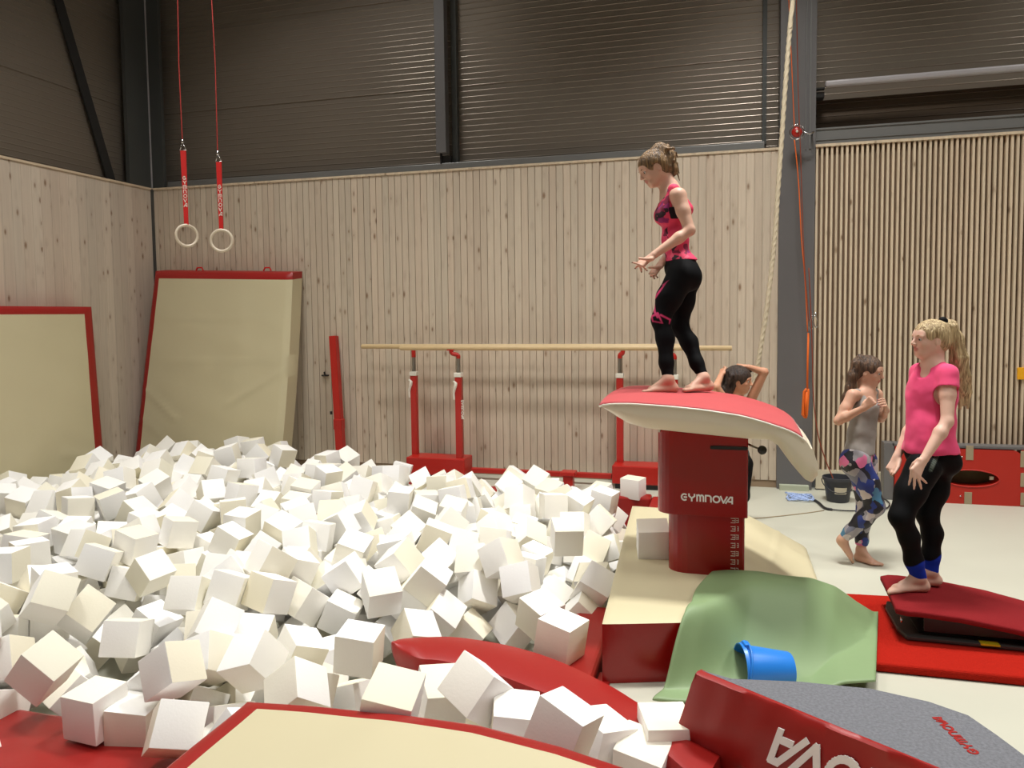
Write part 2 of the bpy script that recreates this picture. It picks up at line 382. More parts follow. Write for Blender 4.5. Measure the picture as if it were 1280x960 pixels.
# unseen enclosure: right wall, front wall, ceiling
mb = MB(); mb.bb(XR, XR+.1, YF, 8.4, 0, CEIL); struct(mb.build('wall_right', M['wallpaint']))
mb = MB(); mb.bb(XL-.2, XR, YF-.1, YF, 0, CEIL); struct(mb.build('wall_front', M['wallpaint']))
mb = MB(); mb.bb(XL-.3, XR, YF, 8.4, CEIL, CEIL+.1); struct(mb.build('ceiling', M['ceil']))
for i, (lx, ly, lw) in enumerate(LIGHTS):
    side = 'over the left side' if lx < -2 else ('over the middle' if lx < 2 else 'over the right side')
    row = {6: 'nearest the back wall', 5: 'above the vaulting table', 3: 'in the second row', 2: 'in the second row', 0: 'above the viewer', -3: 'behind the viewer'}[int(ly)]
    e = empty('ceiling_lamp', (lx, ly, CEIL), 'long white ceiling lamp %s of the hall, %s' % (side, row), 'lamp', 'lamps under the ceiling')
    mb = MB(); mb.bb(lx-.68, lx+.68, ly-.35, ly+.35, CEIL-.60, CEIL-.5); mb.build('housing', M['white'], e)
    
    for hx in (-.5, .5): mb = MB(); mb.tube([(lx+hx, ly, CEIL-.5), (lx+hx, ly, CEIL)], .006, 6); mb.build('hanger', M['steel'], e)
    mb = MB(); mb.bb(lx-.62, lx+.62, ly-.31, ly+.31, CEIL-.607, CEIL-.60); mb.build('diffuser', M['lamp'], e)

# ---------------------------------------------------------------- crash mats
def wrinkle(x, y, amp=.004, s=1.0):
    return amp*(math.sin(3.1*x*s+1.7*y*s)+.6*math.sin(7.3*x*s-4.1*y*s+1)+.4*math.sin(13*y*s+5*x*s))
def soft_slab(o_pt, U, V, Nn, lu, lv, th, nu, nv, disp=None, edge=.03):
    """closed soft slab; front face spanned by U,V at Nn side. returns verts, faces, kinds ('front','u0','u1','v0','v1','back')"""
    verts = []; faces = []; kinds = []
    us = [i/(nu-1) for i in range(nu)]; vs = [j/(nv-1) for j in range(nv)]
    def P(u, v, w):
        r = 0
        du = min(u, 1-u)*lu; dv = min(v, 1-v)*lv; dd = min(du, dv)
        pu = 0
        q = Vector(o_pt)+U*(u*lu)+V*(v*lv)
        h = th*w
        if w > 0:
            h -= edge*max(0, 1-dd/edge)**2
            if disp: h += disp(u, v)*w*min(1, dd/.05)
        return q+Nn*h
    idx = {}
    for w in (0, 1):
        for i, u in enumerate(us):
            for j, v in enumerate(vs):
                idx[(w, i, j)] = len(verts); verts.append(P(u, v, w))
    for i in range(nu-1):
        for j in range(nv-1):
            faces.append((idx[1, i, j], idx[1, i+1, j], idx[1, i+1, j+1], idx[1, i, j+1])); kinds.append(('front', us[i], us[i+1], vs[j], vs[j+1]))
            faces.append((idx[0, i, j+1], idx[0, i+1, j+1], idx[0, i+1, j], idx[0, i, j])); kinds.append(('back',))
    for i in range(nu-1):
        faces.append((idx[0, i, 0], idx[0, i+1, 0], idx[1, i+1, 0], idx[1, i, 0])); kinds.append(('v0',))
        faces.append((idx[1, i, nv-1], idx[1, i+1, nv-1], idx[0, i+1, nv-1], idx[0, i, nv-1])); kinds.append(('v1',))
    for j in range(nv-1):
        faces.append((idx[1, 0, j], idx[1, 0, j+1], idx[0, 0, j+1], idx[0, 0, j])); kinds.append(('u0',))
        faces.append((idx[0, nu-1, j], idx[0, nu-1, j+1], idx[1, nu-1, j+1], idx[1, nu-1, j])); kinds.append(('u1',))
    return verts, faces, kinds
def split_build(root, verts, faces, kinds, isred):
    for nm, mt, want in (('cover', M['beige'], False), ('border', M['red'], True)):
        fs = [f for f, k in zip(faces, kinds) if isred(k) == want]
        used = sorted({i for f in fs for i in f}); mp = {a: b for b, a in enumerate(used)}
        o = meshobj(nm, [verts[i] for i in used], [tuple(mp[i] for i in f) for f in fs], mt, root, smooth=True, angle=50)
        if nm == 'border': o['label'] = 'red vinyl border'
Z = Vector((0, 0, 1))
# mat leaning on the left wall (frame cuts it off on the left)
root = empty('crash_mat', (-6.4, 5.6, -.3), 'beige crash mat with red border leaning on the left wall, cut off by the frame', 'gym mat')
top = Vector((XL+.02, 3.6, 1.88)); bot = Vector((XL+.115, 3.6, -.35))
V = (top-bot); lv = V.length; V.normalize(); U = Vector((0, 1, 0)); Nn = U.cross(V)
U1 = (Vector((0, 1, 0))).normalized(); lu = 3.12
vv = .02
verts, faces, kinds = soft_slab(bot-Nn*.0, U1, V, Nn, lu, lv, .2, 72, 56, lambda u, v: wrinkle(u*3, v*2.5, .003)+.012*math.exp(-((v-.25-(1-u)*.5)/.02)**2)*(u > .82)+.02*math.sin(PI*u)*math.sin(PI*v))
split_build(root, verts, faces, kinds, lambda k: k[0] in ('u0', 'u1', 'v1', 'v0') or (k[0] == 'front' and (k[2] > .968 or k[4] > .965)))
# mat leaning in the corner on the back wall
root = empty('crash_mat', (-5.5, 7.5, -.3), 'tall beige crash mat with red border leaning in the corner below the rings', 'gym mat')
tl = at(192, 339, y=7.66); tr = at(364, 341, y=7.66); bl0 = at(168, 560, y=7.40); br0 = at(349, 560, y=7.40)
def ext(a, b, k): return b+(b-a)*k
bl = ext(tl, bl0, .28); br = ext(tr, br0, .28)
nu, nv = 44, 64; verts = []; faces = []; kinds = []
Nn = Vector((0, -1, -.12)).normalized(); TH = .24
def cr(u, v):
    c = 0
    for v0 in (.60, .79): c += .006*math.exp(-((v-v0)/.006)**2)*(.4+.6*math.sin(PI*u)**2)
    c += .010*math.exp(-((v-(.50-.55*u))/.012)**2)*(u < .28)
    c += .010*math.exp(-((v-(.15+.42*u))/.014)**2)*(u > .62)
    c += .006*math.exp(-((v-(.38-.6*u))/.01)**2)*(u < .3)
    return c+wrinkle(u*2, v*3, .003)+.02*math.sin(PI*u)*math.sin(PI*v)
def PP(u, v, w):
    a = bl.lerp(br, u); b = tl.lerp(tr, u); q = a.lerp(b, v)
    q = q+Vector((.035*math.sin(PI*v)*(u-.2), 0, 0))
    h = 0.0
    dd = min(min(u, 1-u)*1.9, min(v, 1-v)*2.6)
    h -= .035*max(0, 1-dd/.035)**2
    if w: return q+Nn*(h+cr(u, v)*min(1, dd/.05))
    return q-Nn*TH+Vector((0, 0, 0))
idx = {}
for w in (0, 1):
    for i in range(nu):
        for j in range(nv):
            idx[w, i, j] = len(verts); verts.append(PP(i/(nu-1), j/(nv-1), w))
for i in range(nu-1):
    for j in range(nv-1):
        faces.append((idx[1, i, j], idx[1, i+1, j], idx[1, i+1, j+1], idx[1, i, j+1])); kinds.append(('front', i/(nu-1), (i+1)/(nu-1), j/(nv-1), (j+1)/(nv-1)))
        faces.append((idx[0, i, j+1], idx[0, i+1, j+1], idx[0, i+1, j], idx[0, i, j])); kinds.append(('back',))
for i in range(nu-1):
    faces.append((idx[0, i, 0], idx[0, i+1, 0], idx[1, i+1, 0], idx[1, i, 0])); kinds.append(('v0',))
    faces.append((idx[1, i, nv-1], idx[1, i+1, nv-1], idx[0, i+1, nv-1], idx[0, i, nv-1])); kinds.append(('v1',))
for j in range(nv-1):
    faces.append((idx[1, 0, j], idx[1, 0, j+1], idx[0, 0, j+1], idx[0, 0, j])); kinds.append(('u0',))
    faces.append((idx[0, nu-1, j], idx[0, nu-1, j+1], idx[1, nu-1, j+1], idx[1, nu-1, j])); kinds.append(('u1', j/(nv-1)))
split_build(root, verts, faces, kinds, lambda k: k[0] in ('u0', 'v1', 'v0') or (k[0] == 'u1' and k[1] > .955) or (k[0] == 'front' and (k[1] < .030 or k[4] > .975)))
mb = MB()
for px in (246, 331):
    p = at(px, 337, y=7.72)+Vector((0, .05, .0)); mb.tube([p+Vector((-.05, 0, -.01)), p+Vector((-.03, 0, .025)), p+Vector((.03, 0, .025)), p+Vector((.05, 0, -.01))], .009, 8)
mb.build('carry_strap', M['strap'], root)
# crash mat in the foreground, sagging at its right end
root = empty('crash_mat', (-.9, 1.7, .1), 'beige crash mat with red border lying in the foreground beside the red felt block', 'gym mat')
nu, nv = 70, 40; verts = []; faces = []; kinds = []; idx = {}
xs_ = [-1.66, -1.36, -1.06, -.77, -.5, -.24, .1, .45]; zs_ = [.372, .392, .405, .398, .368, .318, .22, .08]
def FP(u, v, w):
    x = -1.66+2.11*u; y = 2.35-1.5*(1-v)
    z = interp(x, xs_, zs_)-.02*(1-v)
    xx = x+ (1-v)*(-.02)
    dd = min(min(u, 1-u)*2.1, min(v, 1-v)*1.5)
    z -= .02*max(0, 1-dd/.03)**2
    if w:
        z += wrinkle(u*3, v*2, .002)+.006*math.exp(-((v-(.62+.36*u))/.012)**2)*(u < .5)
        return Vector((xx, y, z))
    return Vector((xx, y, z-.26))
for w in (0, 1):
    for i in range(nu):
        for j in range(nv):
            idx[w, i, j] = len(verts); verts.append(FP(i/(nu-1), j/(nv-1), w))
for i in range(nu-1):
    for j in range(nv-1):
        faces.append((idx[1, i, j], idx[1, i+1, j], idx[1, i+1, j+1], idx[1, i, j+1])); kinds.append(('front', i/(nu-1), (i+1)/(nu-1), j/(nv-1), (j+1)/(nv-1)))
        faces.append((idx[0, i, j+1], idx[0, i+1, j+1], idx[0, i+1, j], idx[0, i, j])); kinds.append(('back',))
for i in range(nu-1):
    faces.append((idx[0, i, 0], idx[0, i+1, 0], idx[1, i+1, 0], idx[1, i, 0])); kinds.append(('v0',))
    faces.append((idx[1, i, nv-1], idx[1, i+1, nv-1], idx[0, i+1, nv-1], idx[0, i, nv-1])); kinds.append(('v1',))
for j in range(nv-1):
    faces.append((idx[1, 0, j], idx[1, 0, j+1], idx[0, 0, j+1], idx[0, 0, j])); kinds.append(('u0',))
    faces.append((idx[0, nu-1, j], idx[0, nu-1, j+1], idx[1, nu-1, j+1], idx[1, nu-1, j])); kinds.append(('u1',))
split_build(root, verts, faces, kinds, lambda k: k[0] in ('u0', 'u1', 'v0', 'v1') or (k[0] == 'front' and (k[2] < .045 or k[1] > .955 or k[3] > .925 or k[4] < .08)))

# ---------------------------------------------------------------- red pads at the pit edge
mb = MB(); mb.bb(-6.0, -1.9, 2.06, 2.74, -.40, -.06); o = mb.build('edge_pad', M['red'], None, bevel=.03, seg=3)
tag(o, 'flat red pad at the front edge of the foam pit, bottom left of the photo', 'gym pad')
mb = MB(); mb.prism([(-.80, 3.12), (-.575, 3.12), (-.575, 4.35), (-.80, 4.35)], 'z', -.40, .045); o = mb.build('edge_pad', M['red'], None, bevel=.03, seg=3)
tag(o, 'red pad under the foam cubes beside the left front corner of the vault mat', 'gym pad')
mb = MB(); mb.bb(-.565, -.50, 3.10, 3.60, -.40, .012); o = mb.build('edge_pad', M['red'], None, bevel=.01)
tag(o, 'narrow red pad in front of the left end of the vault mat', 'gym pad')
mb = MB(); mb.bb(-.62, -.31, 5.92, 7.2, -.4, .03); o = mb.build('edge_pad', M['red'], None, bevel=.02)
tag(o, 'red pad at the far right edge of the foam pit behind the vaulting table', 'gym pad')
mb = MB(); mb.bb(-4.2, -.62, 7.02, 7.2, -.4, .05); o = mb.build('edge_pad', M['red'], None, bevel=.02)
tag(o, 'red strip pad along the far edge of the foam pit below the parallel bars', 'gym pad')
# long curved red roll
ZP = .125
back = [at(x, y, z=ZP) for x, y in ((489, 804), (500, 799), (530, 796.5), (575, 797), (640, 808), (700, 827), (762, 857), (800, 880), (850, 908), (900, 945))]
fold = [at(x, y, z=ZP-.012) for x, y in ((490, 808), (503, 814), (525, 823), (553, 826), (612, 840), (676, 864), (730, 886), (779, 911), (830, 940), (880, 985))]
bk = catmull(back, 8); fo = catmull(fold, 8); P = []
for i, (a_, b_) in enumerate(zip(bk, fo)):
    w_ = (b_-a_); t = (bk[min(i+1, len(bk)-1)]-bk[max(i-1, 0)]).normalized(); n_ = w_.normalized(); e = min(1, .15+i/14)
    P.append([a_+Vector((0, 0, -.20*e)), a_-n_*.006+Vector((0, 0, -.10*e)), a_-n_*.004+Vector((0, 0, -.015)), a_+Vector((0, 0, 0)), a_.lerp(b_, .1)+Z*.004, a_.lerp(b_, .35)+Z*(.012+.003*math.sin(i*.6)), a_.lerp(b_, .65)+Z*(.012+.003*math.sin(i*.5+1)), a_.lerp(b_, .92)+Z*.005,
              b_, b_+n_*.010-Z*.02, b_+n_*.012-Z*(.07*e)+n_*.003*math.sin(i*.9), b_+n_*.006-Z*(.15*e), b_-Z*(.19*e)])
nn = len(P[0]); v = [p for row in P for p in row]; f = []
for i in range(len(P)-1):
    for k in range(nn): f.append((i*nn+k, i*nn+(k+1) % nn, (i+1)*nn+(k+1) % nn, (i+1)*nn+k))
f.append(tuple(range(nn))); f.append(tuple((len(P)-1)*nn+k for k in range(nn))[::-1])
o = meshobj('curved_pad', v, f, M['red'], None, smooth=True, angle=40)
bm = bmesh.new(); bm.from_mesh(o.data); bmesh.ops.recalc_face_normals(bm, faces=bm.faces); bm.to_mesh(o.data); bm.free()
tag(o, 'long curved red pad lying across the foam cubes in front of the vault mat', 'gym pad')

# ---------------------------------------------------------------- beige vault mat with red sides
root = empty('landing_mat', (-.1, 4.7, 0), 'beige mat with red sides carrying the vaulting table', 'gym mat')
nu, nv = 60, 50; idx = {}; verts = []
def matz(x, y):
    z = .30-.0*(y-4)
    if x > .10: z = .30-.25*min(1, (x-.10)/.50)**1.1
    if y > 5.0 and x < .1: z -= .015*(y-5.0)
    return z
def MP(u, v):
    # front edge: from (-.53,3.49) to (-.12,3.62) to (.6,5.08); back edge y about 5.8
    xl = -.535-.115*v; xr = .60
    x = xl+(xr-xl)*u
    yf = interp(x, [-.53, -.12, -.02, .12, .35, .6], [3.50, 3.63, 3.92, 4.10, 4.55, 5.06]); yb = 5.80
    y = yf+(yb-yf)*v
    return x, y
for w in (0, 1):
    for i in range(nu):
        for j in range(nv):
            u, v = i/(nu-1), j/(nv-1); x, y = MP(u, v); z = matz(x, y)
            dd = min(min(u, 1-u)*1.1, min(v, 1-v)*2.0)
            if w: z += wrinkle(x*2, y*2, .0015)-.012*max(0, 1-dd/.02)**2 + .008*math.exp(-((x-.33-.1*(y-5))/.012)**2)
            idx[w, i, j] = len(verts); verts.append(Vector((x, y, z if w else .002)))
tf = []; rf = []; bf = []
for i in range(nu-1):
    for j in range(nv-1):
        tf.append((idx[1, i, j], idx[1, i+1, j], idx[1, i+1, j+1], idx[1, i, j+1])); bf.append((idx[0, i, j+1], idx[0, i+1, j+1], idx[0, i+1, j], idx[0, i, j]))
for i in range(nu-1):
    rf.append((idx[0, i, 0], idx[0, i+1, 0], idx[1, i+1, 0], idx[1, i, 0])); bf.append((idx[1, i, nv-1], idx[1, i+1, nv-1], idx[0, i+1, nv-1], idx[0, i, nv-1]))
for j in range(nv-1):
    bf.append((idx[1, 0, j], idx[1, 0, j+1], idx[0, 0, j+1], idx[0, 0, j])); bf.append((idx[0, nu-1, j], idx[0, nu-1, j+1], idx[1, nu-1, j+1], idx[1, nu-1, j]))
def sub(name, fs, mt, root, **k):
    used = sorted({i for f in fs for i in f}); mp = {a: b for b, a in enumerate(used)}
    return meshobj(name, [verts[i] for i in used], [tuple(mp[i] for i in f) for f in fs], mt, root, smooth=True, angle=50, **k)
sub('cover', tf+bf, M['beige'], root); o = sub('side', rf, M['red_gloss'], root); o['label'] = 'dark red vinyl front side'

# ---------------------------------------------------------------- green mat draped over the edge
nu, nv = 70, 80; P = []
UU = [0, .12, .3, .45, .62, .75, .88, 1]
TOPX = [-.045, .05, .21, .33, .47, .60, .72, .86]; TOPY = [4.24, 4.26, 4.26, 4.26, 4.33, 4.40, 4.48, 4.57]; TOPZ = [.322, .33, .335, .325, .30, .24, .135, .03]
BOTX = [-.295, -.20, .0, .12, .3, .43, .56, .69]; BOTY = [3.34, 3.35, 3.38, 3.44, 3.52, 3.58, 3.64, 3.69]
Y1 = [3.64, 3.74, 4.08, 4.16, 4.22, 4.3, 4.4, 4.5]; Y0 = [3.42, 3.44, 3.52, 3.58, 3.66, 3.72, 3.80, 3.9]
for i in range(nu):
    u = i/(nu-1); row = []
    ax_, ay, bx_, by = interp(u, UU, TOPX), interp(u, UU, TOPY), interp(u, UU, BOTX), interp(u, UU, BOTY); hz = interp(u, UU, TOPZ)
    y1 = interp(u, UU, Y1); y0 = interp(u, UU, Y0)
    for j in range(nv):
        v = j/(nv-1); y = ay+(by-ay)*v; x = ax_+(bx_-ax_)*v
        # the left edge runs over the mat corner before it falls to the floor
        x += .045*math.exp(-((v-.62)/.22)**2)*max(0, 1-u/.35)
        t = max(0, min(1, (y1-y)/(y1-y0))); sm_ = t*t*(3-2*t)
        z = .022+(hz-.022)*(1-sm_)+.002*math.sin(9*u+5*v)
        z += .006*math.exp(-((u-.03)/.05)**2)*math.sin(34*v)*(v > .45)
        z += .006*math.exp(-((u-.97)/.06)**2)*math.sin(34*v)*(v > .3)*(v < .75)
        z = max(z, .022+.036*min(1, max(0, (x-.42)/.12)))
        row.append(Vector((x, y, z)))
    P.append(row)
v, f = grid_mesh(P)
o = meshobj('draped_mat', v, f, M['green'], None, smooth=True)
so = o.modifiers.new('thick', 'SOLIDIFY'); so.thickness = .018; so.offset = -1
sm = o.modifiers.new('sm', 'SMOOTH'); sm.iterations = 6
tag(o, 'thin olive green mat draped from the beige mat down to the floor', 'gym mat')

# ---------------------------------------------------------------- vaulting table
root = empty('vaulting_table', (-.07, 4.48, .3), 'vaulting table with red padded top, white curved sides and red telescopic column', 'vaulting table')
TX = [-.63, -.60, -.55, -.45, -.26, -.09, .10, .22, .33, .40, .45, .475]
TZ = [1.262, 1.276, 1.284, 1.286, 1.276, 1.262, 1.236, 1.204, 1.166, 1.124, 1.058, .98]
BX = [-.63, -.60, -.53, -.48, -.39, -.32, -.14, .13, .24, .28, .345, .415, .452, .475]
BZ = [1.255, 1.236, 1.195, 1.165, 1.142, 1.134, 1.12, 1.10, 1.098, 1.072, .978, .892, .872, .90]
YN, YFAR = 4.0, 4.93
NX = 70; xs = [-.63+1.105*(.5-.5*math.cos(PI*i/(NX-1))) for i in range(NX)]
def smx(x, X, Zv):
    return sum(interp(x+o_, X, Zv)*w for o_, w in ((-.03, .2), (-.015, .2), (0, .2), (.015, .2), (.03, .2))) if X[0]+.03 < x < X[-1]-.03 else interp(x, X, Zv)
def endy(x):
    # plan outline: ends rounded, front nose slimmer
    k = 1.0
    if x < -.53: k = math.sqrt(max(.0, 1-((-.53-x)/.105)**2))*.22+.78
    if x > .25: k = 1-.20*((x-.25)/.225)**1.6
    return k
def crown(t): return -.018*abs(t)**2.5
P = []; yc = (YN+YFAR)/2; hw = (YFAR-YN)/2
for x in xs:
    row = []; k = endy(x)
    for j in range(25):
        t = -1+2*j/24; row.append(Vector((x, yc+t*hw*k, smx(x, TX, TZ)+.012+crown(t))))
    P.append(row)
v, f = grid_mesh(P); f = [q[::-1] for q in f]
# top pad with a thin lip
padx = [i for i, x in enumerate(xs) if x <= .402]
P2 = P[:len(padx)]
v, f = grid_mesh(P2)
o = meshobj('top_pad', v, [q for q in f], M['red_top'], root, smooth=True)
so = o.modifiers.new('t', 'SOLIDIFY'); so.thickness = .012; so.offset = 0
# body: side wall sections
verts = []; faces = []; S = 40
for x in xs:
    k = endy(x); zt = smx(x, TX, TZ)+.006; zb = interp(x, BX, BZ); zb = min(zb, zt-.01)
    ring = []
    for j in range(13):
        t = -1+2*j/12; ring.append((t, zt+crown(t)-(.004 if x <= .402 else -.006)))
    hh = zt-zb
    for j in range(1, 8):
        a = j/8; ring.append((1-.0*a-.16*max(0, a-.45)**1.5*2.2, zt-.018-(hh-.018)*a))
    for j in range(13):
        t = .86-1.72*j/12; ring.append((t*.98, zb))
    for j in range(7, 0, -1):
        a = j/8; ring.append((-(1-.0*a-.16*max(0, a-.45)**1.5*2.2), zt-.018-(hh-.018)*a))
    S = len(ring)
    for (t, z) in ring: verts.append(Vector((x, yc+t*hw*k, z)))
for i in range(NX-1):
    for k in range(S): faces.append((i*S+k, (i+1)*S+k, (i+1)*S+(k+1) % S, i*S+(k+1) % S))
faces.append(tuple(range(S))); faces.append(tuple((NX-1)*S+k for k in range(S))[::-1])
bm_o = meshobj('padded_body', verts, faces, M['offwhite'], root, smooth=True, angle=45)
bm_o['label'] = 'cream padded sides'
for nm, sg in (('piping', -1), ('piping', 1)):
    mb = MB(); mb.tube([Vector((x, yc+sg*hw*endy(x)*1.002, smx(x, TX, TZ)+.008-.018)) for x in xs if x < .41], .0055, 8)
    mb.build(nm, M['white'], root, smooth=True)
def rrect(x0, x1, y0, y1, r, n=6, r2=None):
    out = []
    for (cx, cy, a0, rr) in ((x1, y1, 0, r), (x0, y1, 90, r), (x0, y0, 180, r), (x1, y0, 270, r2 if r2 else r)):
        sx = -1 if cx == x1 else 1; sy = -1 if cy == y1 else 1
        for i in range(n+1):
            a = math.radians(a0+90*i/n); out.append((cx+sx*rr+rr*math.cos(a), cy+sy*rr+rr*math.sin(a)))
    return out
mb = MB(); mb.prism(rrect(-.342, .143, 4.255, 4.70, .09, r2=.012), 'z', .635, 1.13); o = mb.build('upper_column', M['red_gloss'], root, bevel=.004)
mb = MB(); mb.prism(rrect(-.285, .128, 4.275, 4.67, .11, r2=.012), 'z', .296, .66); o = mb.build('lower_column', M['red_gloss'], root, bevel=.003)
o2 = lettering('lettering', 'CYMNOVA', (-.21, 4.254, .716), (1, 0, -.025), (0, 0, 1), .042, M['ink_white'], root, wide=1.0, gap=.06); o2['label'] = 'white GYMNOVA lettering'
# height scale on the lower column
mb = MB()
for i in range(7):
    z = .325+i*.046
    for k, (a, b) in enumerate(((.055, .078), (.062, .078), (.055, .078))): mb.bb(a, b, 4.2735, 4.2752, z+k*.012, z+k*.012+.003)
    mb.bb(.0775, .0795, 4.2735, 4.2752, z, z+.03)
    for k in range(3): mb.bb(.083+.006*(i % 2), .097, 4.2735, 4.2752, z+.003+k*.011, z+.006+k*.011)
    mb.bb(.095, .097, 4.2735, 4.2752, z+.003, z+.028)
mb.build('height_scale', M['white'], root)
# lever slot, shaft and ball
mb = MB(); mb.prism(rrect(-.055, .142, 0, .018, .008), 'y', 4.249, 4.257)
mb.v = [(x, y, 1.008+(z)) for (x, y, z) in mb.v]; mb.build('lever_slot', M['black'], root)
mb = MB(); mb.tube([(.142, 4.30, 1.035), (.165, 4.26, 1.03), (.20, 4.25, 1.018)], .006, 8); mb.build('lever', M['steel_tube'], root)
def ball(name, c, r, mat, parent, sc=(1, 1, 1), n=20):
    P = []
    for i in range(n+1):
        a = PI*i/n; P.append([Vector((c[0]+sc[0]*r*math.sin(a)*math.cos(2*PI*k/n), c[1]+sc[1]*r*math.sin(a)*math.sin(2*PI*k/n), c[2]+sc[2]*r*math.cos(a))) for k in range(n)])
    v = [p for row in P for p in row]; f = []
    for i in range(n):
        for k in range(n): f.append((i*n+k, (i+1)*n+k, (i+1)*n+(k+1) % n, i*n+(k+1) % n))
    return meshobj(name, v, f, mat, parent, smooth=True)
ball('lever_knob', (.214, 4.245, 1.013), .024, M['black'], root)
mb = MB(); mb.bb(.06, .078, 4.245, 4.257, 1.082, 1.10); mb.bb(-.335, -.325, 4.27, 4.30, 1.09, 1.11); mb.build('latch', M['white'], root, bevel=.002)

# ---------------------------------------------------------------- parallel bars against the back wall
root = empty('parallel_bars', (-2.0, 7.7, 0), 'parallel bars with blond wooden rails and red uprights standing along the back wall', 'parallel bars')
yb = 7.66
RL = [(452, 862, 7.74), (500, 915, 7.62)]
for (a, b, y) in RL:
    p = at(a, 434.3, y=y); q = at(b, 434.3, y=y); z = 1.405 + (0.012 if y > 7.7 else 0)
    P = []; v = []; mb = MB()
    n = 20
    for (xx) in (p.x, p.x+.006, q.x-.006, q.x):
        e = .8 if xx in (p.x, q.x) else 1
        for k in range(n):
            th = 2*PI*k/n; v.append((xx, y+math.cos(th)*.0205*e, z+math.sin(th)*.0255*e))
    f = [(i*n+k, i*n+(k+1) % n, (i+1)*n+(k+1) % n, (i+1)*n+k) for i in range(3) for k in range(n)]+[tuple(range(n)), tuple(3*n+k for k in range(n))[::-1]]
    meshobj('rail', v, f, M['railwood'], root, smooth=True, angle=40)
def upright(px_top, px_bot, y, rail_y, neck, hooks=True):
    b = at(px_bot, 570, y=y); t = at(px_top, 470, y=y); x = (b.x+t.x)/2
    mb = MB(); mb.bb(x-.034, x+.034, y-.034, y+.034, .22, 1.10); o = mb.build('upright', M['red_metal'], root, bevel=.008)
    mb = MB(); mb.bb(x-.040, x+.040, y-.040, y+.040, 1.098, 1.145); mb.build('collar', M['white'], o, bevel=.006)
    mb = MB(); mb.tube([(x, y, 1.14), (x, y, 1.31)], .022, 14); mb.build('inner_tube', M['steel_tube'], o, smooth=True, angle=40)
    mb = MB()
    if neck == 0: mb.tube([(x, y, 1.30), (x, y, 1.385)], .024, 12)
    else: mb.tube(catmull([(x, y, 1.295), (x, y, 1.32), (x+neck*.25, y, 1.335), (x+neck*.8, y, 1.345), (x+neck, y, 1.36), (x+neck, y, 1.385)], 4), .023, 12)
    mb.bb(x+neck-.045, x+neck+.035, y-.02, y+.02, 1.378, 1.392)
    mb.build('rail_support', M['red_metal'], o, smooth=True, angle=40)
    if hooks:
        mb = MB(); hx = x-.040; hy = y-.036
        mb.tube(catmull([(hx-.005, hy, 1.055), (hx+.02, hy-.006, 1.035), (hx+.012, hy-.006, .985), (hx-.004, hy, .93), (hx, hy, .86)], 5), [.011]*5+[.018]*5+[.014]*5+[.010]*6, 8)
        mb.build('locking_lever', M['white'], o, smooth=True)
    return x
x1 = upright(516, 521, 7.74, 7.74, 0); x2 = upright(574, 574, 7.62, 7.62, -.075)
lettering('lettering', 'GYMNOVA', (x2+.036, 7.585, .86), (0, 0, -1), (1, 0, 0), .03, M['white'], root, gap=.1)['label'] = 'white lettering running down the upright'
x3 = upright(775, 775, 7.74, 7.74, .03, False); x4 = upright(843, 843, 7.62, 7.62, -.04, False)
for (a, b) in ((at(508, 575, y=7.55).x, at(590, 575, y=7.8).x), (at(765, 580, y=7.55).x, at(848, 580, y=7.55).x)):
    mb = MB(); mb.bb(a, b, 7.54, 7.82, .05, .235); o = mb.build('base', M['red_metal'], root, bevel=.012)
    mb = MB(); mb.bb(a+.03, b-.1, 7.56, 7.80, 0.0, .055); mb.build('base_foot', M['black'], o)
mb = MB(); mb.bb(at(590, 585, y=7.7).x, at(765, 585, y=7.7).x, 7.66, 7.72, .07, .12); mb.build('base_beam', M['red_metal'], root, bevel=.005)
mb = MB(); p = at(711, 582, y=7.5); mb.bb(p.x-.075, p.x+.075, 7.42, 7.56, .13, .17); mb.bb(p.x-.05, p.x+.05, 7.44, 7.54, 0, .13); mb.build('roller_bracket', M['red_metal'], root, bevel=.006)

# ---------------------------------------------------------------- red beam leaning on the wall, bracket
root = empty('folded_beam', (-4.1, 7.8, -.3), 'upright square red steel beam with a hinge joint leaning on the planked wall', 'steel beam')
t = at(417, 420, y=7.88); j_ = at(424, 530, y=7.80); b = at(427, 575, y=7.76); b = j_+(b-j_)*3.2
def beam(a, b, w): 
    d = (b-a).normalized(); s = d.cross(Vector((0, 1, 0))).normalized(); q = s.cross(d)
    R = Matrix((s, q, d)).transposed(); return ((a+b)/2, (w, w, (b-a).length), R)
mb = MB(); c, s_, R = beam(t, j_, .082); mb.box(c, s_, R); mb.build('upper_tube', M['red_metal'], root, bevel=.006)
mb = MB(); c, s_, R = beam(j_+(b-j_)*.0, b, .088); mb.box(c, s_, R); mb.build('lower_tube', M['red_metal'], root, bevel=.006)
mb = MB(); c, s_, R = beam(j_+Vector((0, 0, .06)), j_-Vector((0, 0, .06)), .10); mb.box(c, s_, R); mb.build('hinge', M['red_metal'], root, bevel=.01)
mb = MB(); p = at(414, 518, y=7.74); mb.tube([p, p+Vector((0, 0, .035))], .014, 10); mb.build('knob', M['black'], root)
p = at(406, 469, y=D-.02); mb = MB(); mb.bb(p.x-.04, p.x+.045, D-.03, D-.0, p.z-.012, p.z+.006); mb.tube([(p.x, D-.02, p.z), (p.x, D-.03, p.z+.04)], .01, 8)
tag(mb.build('wall_hook', M['black'], None, bevel=.003), 'small black metal hook on the planked wall left of the red beam', 'hook')

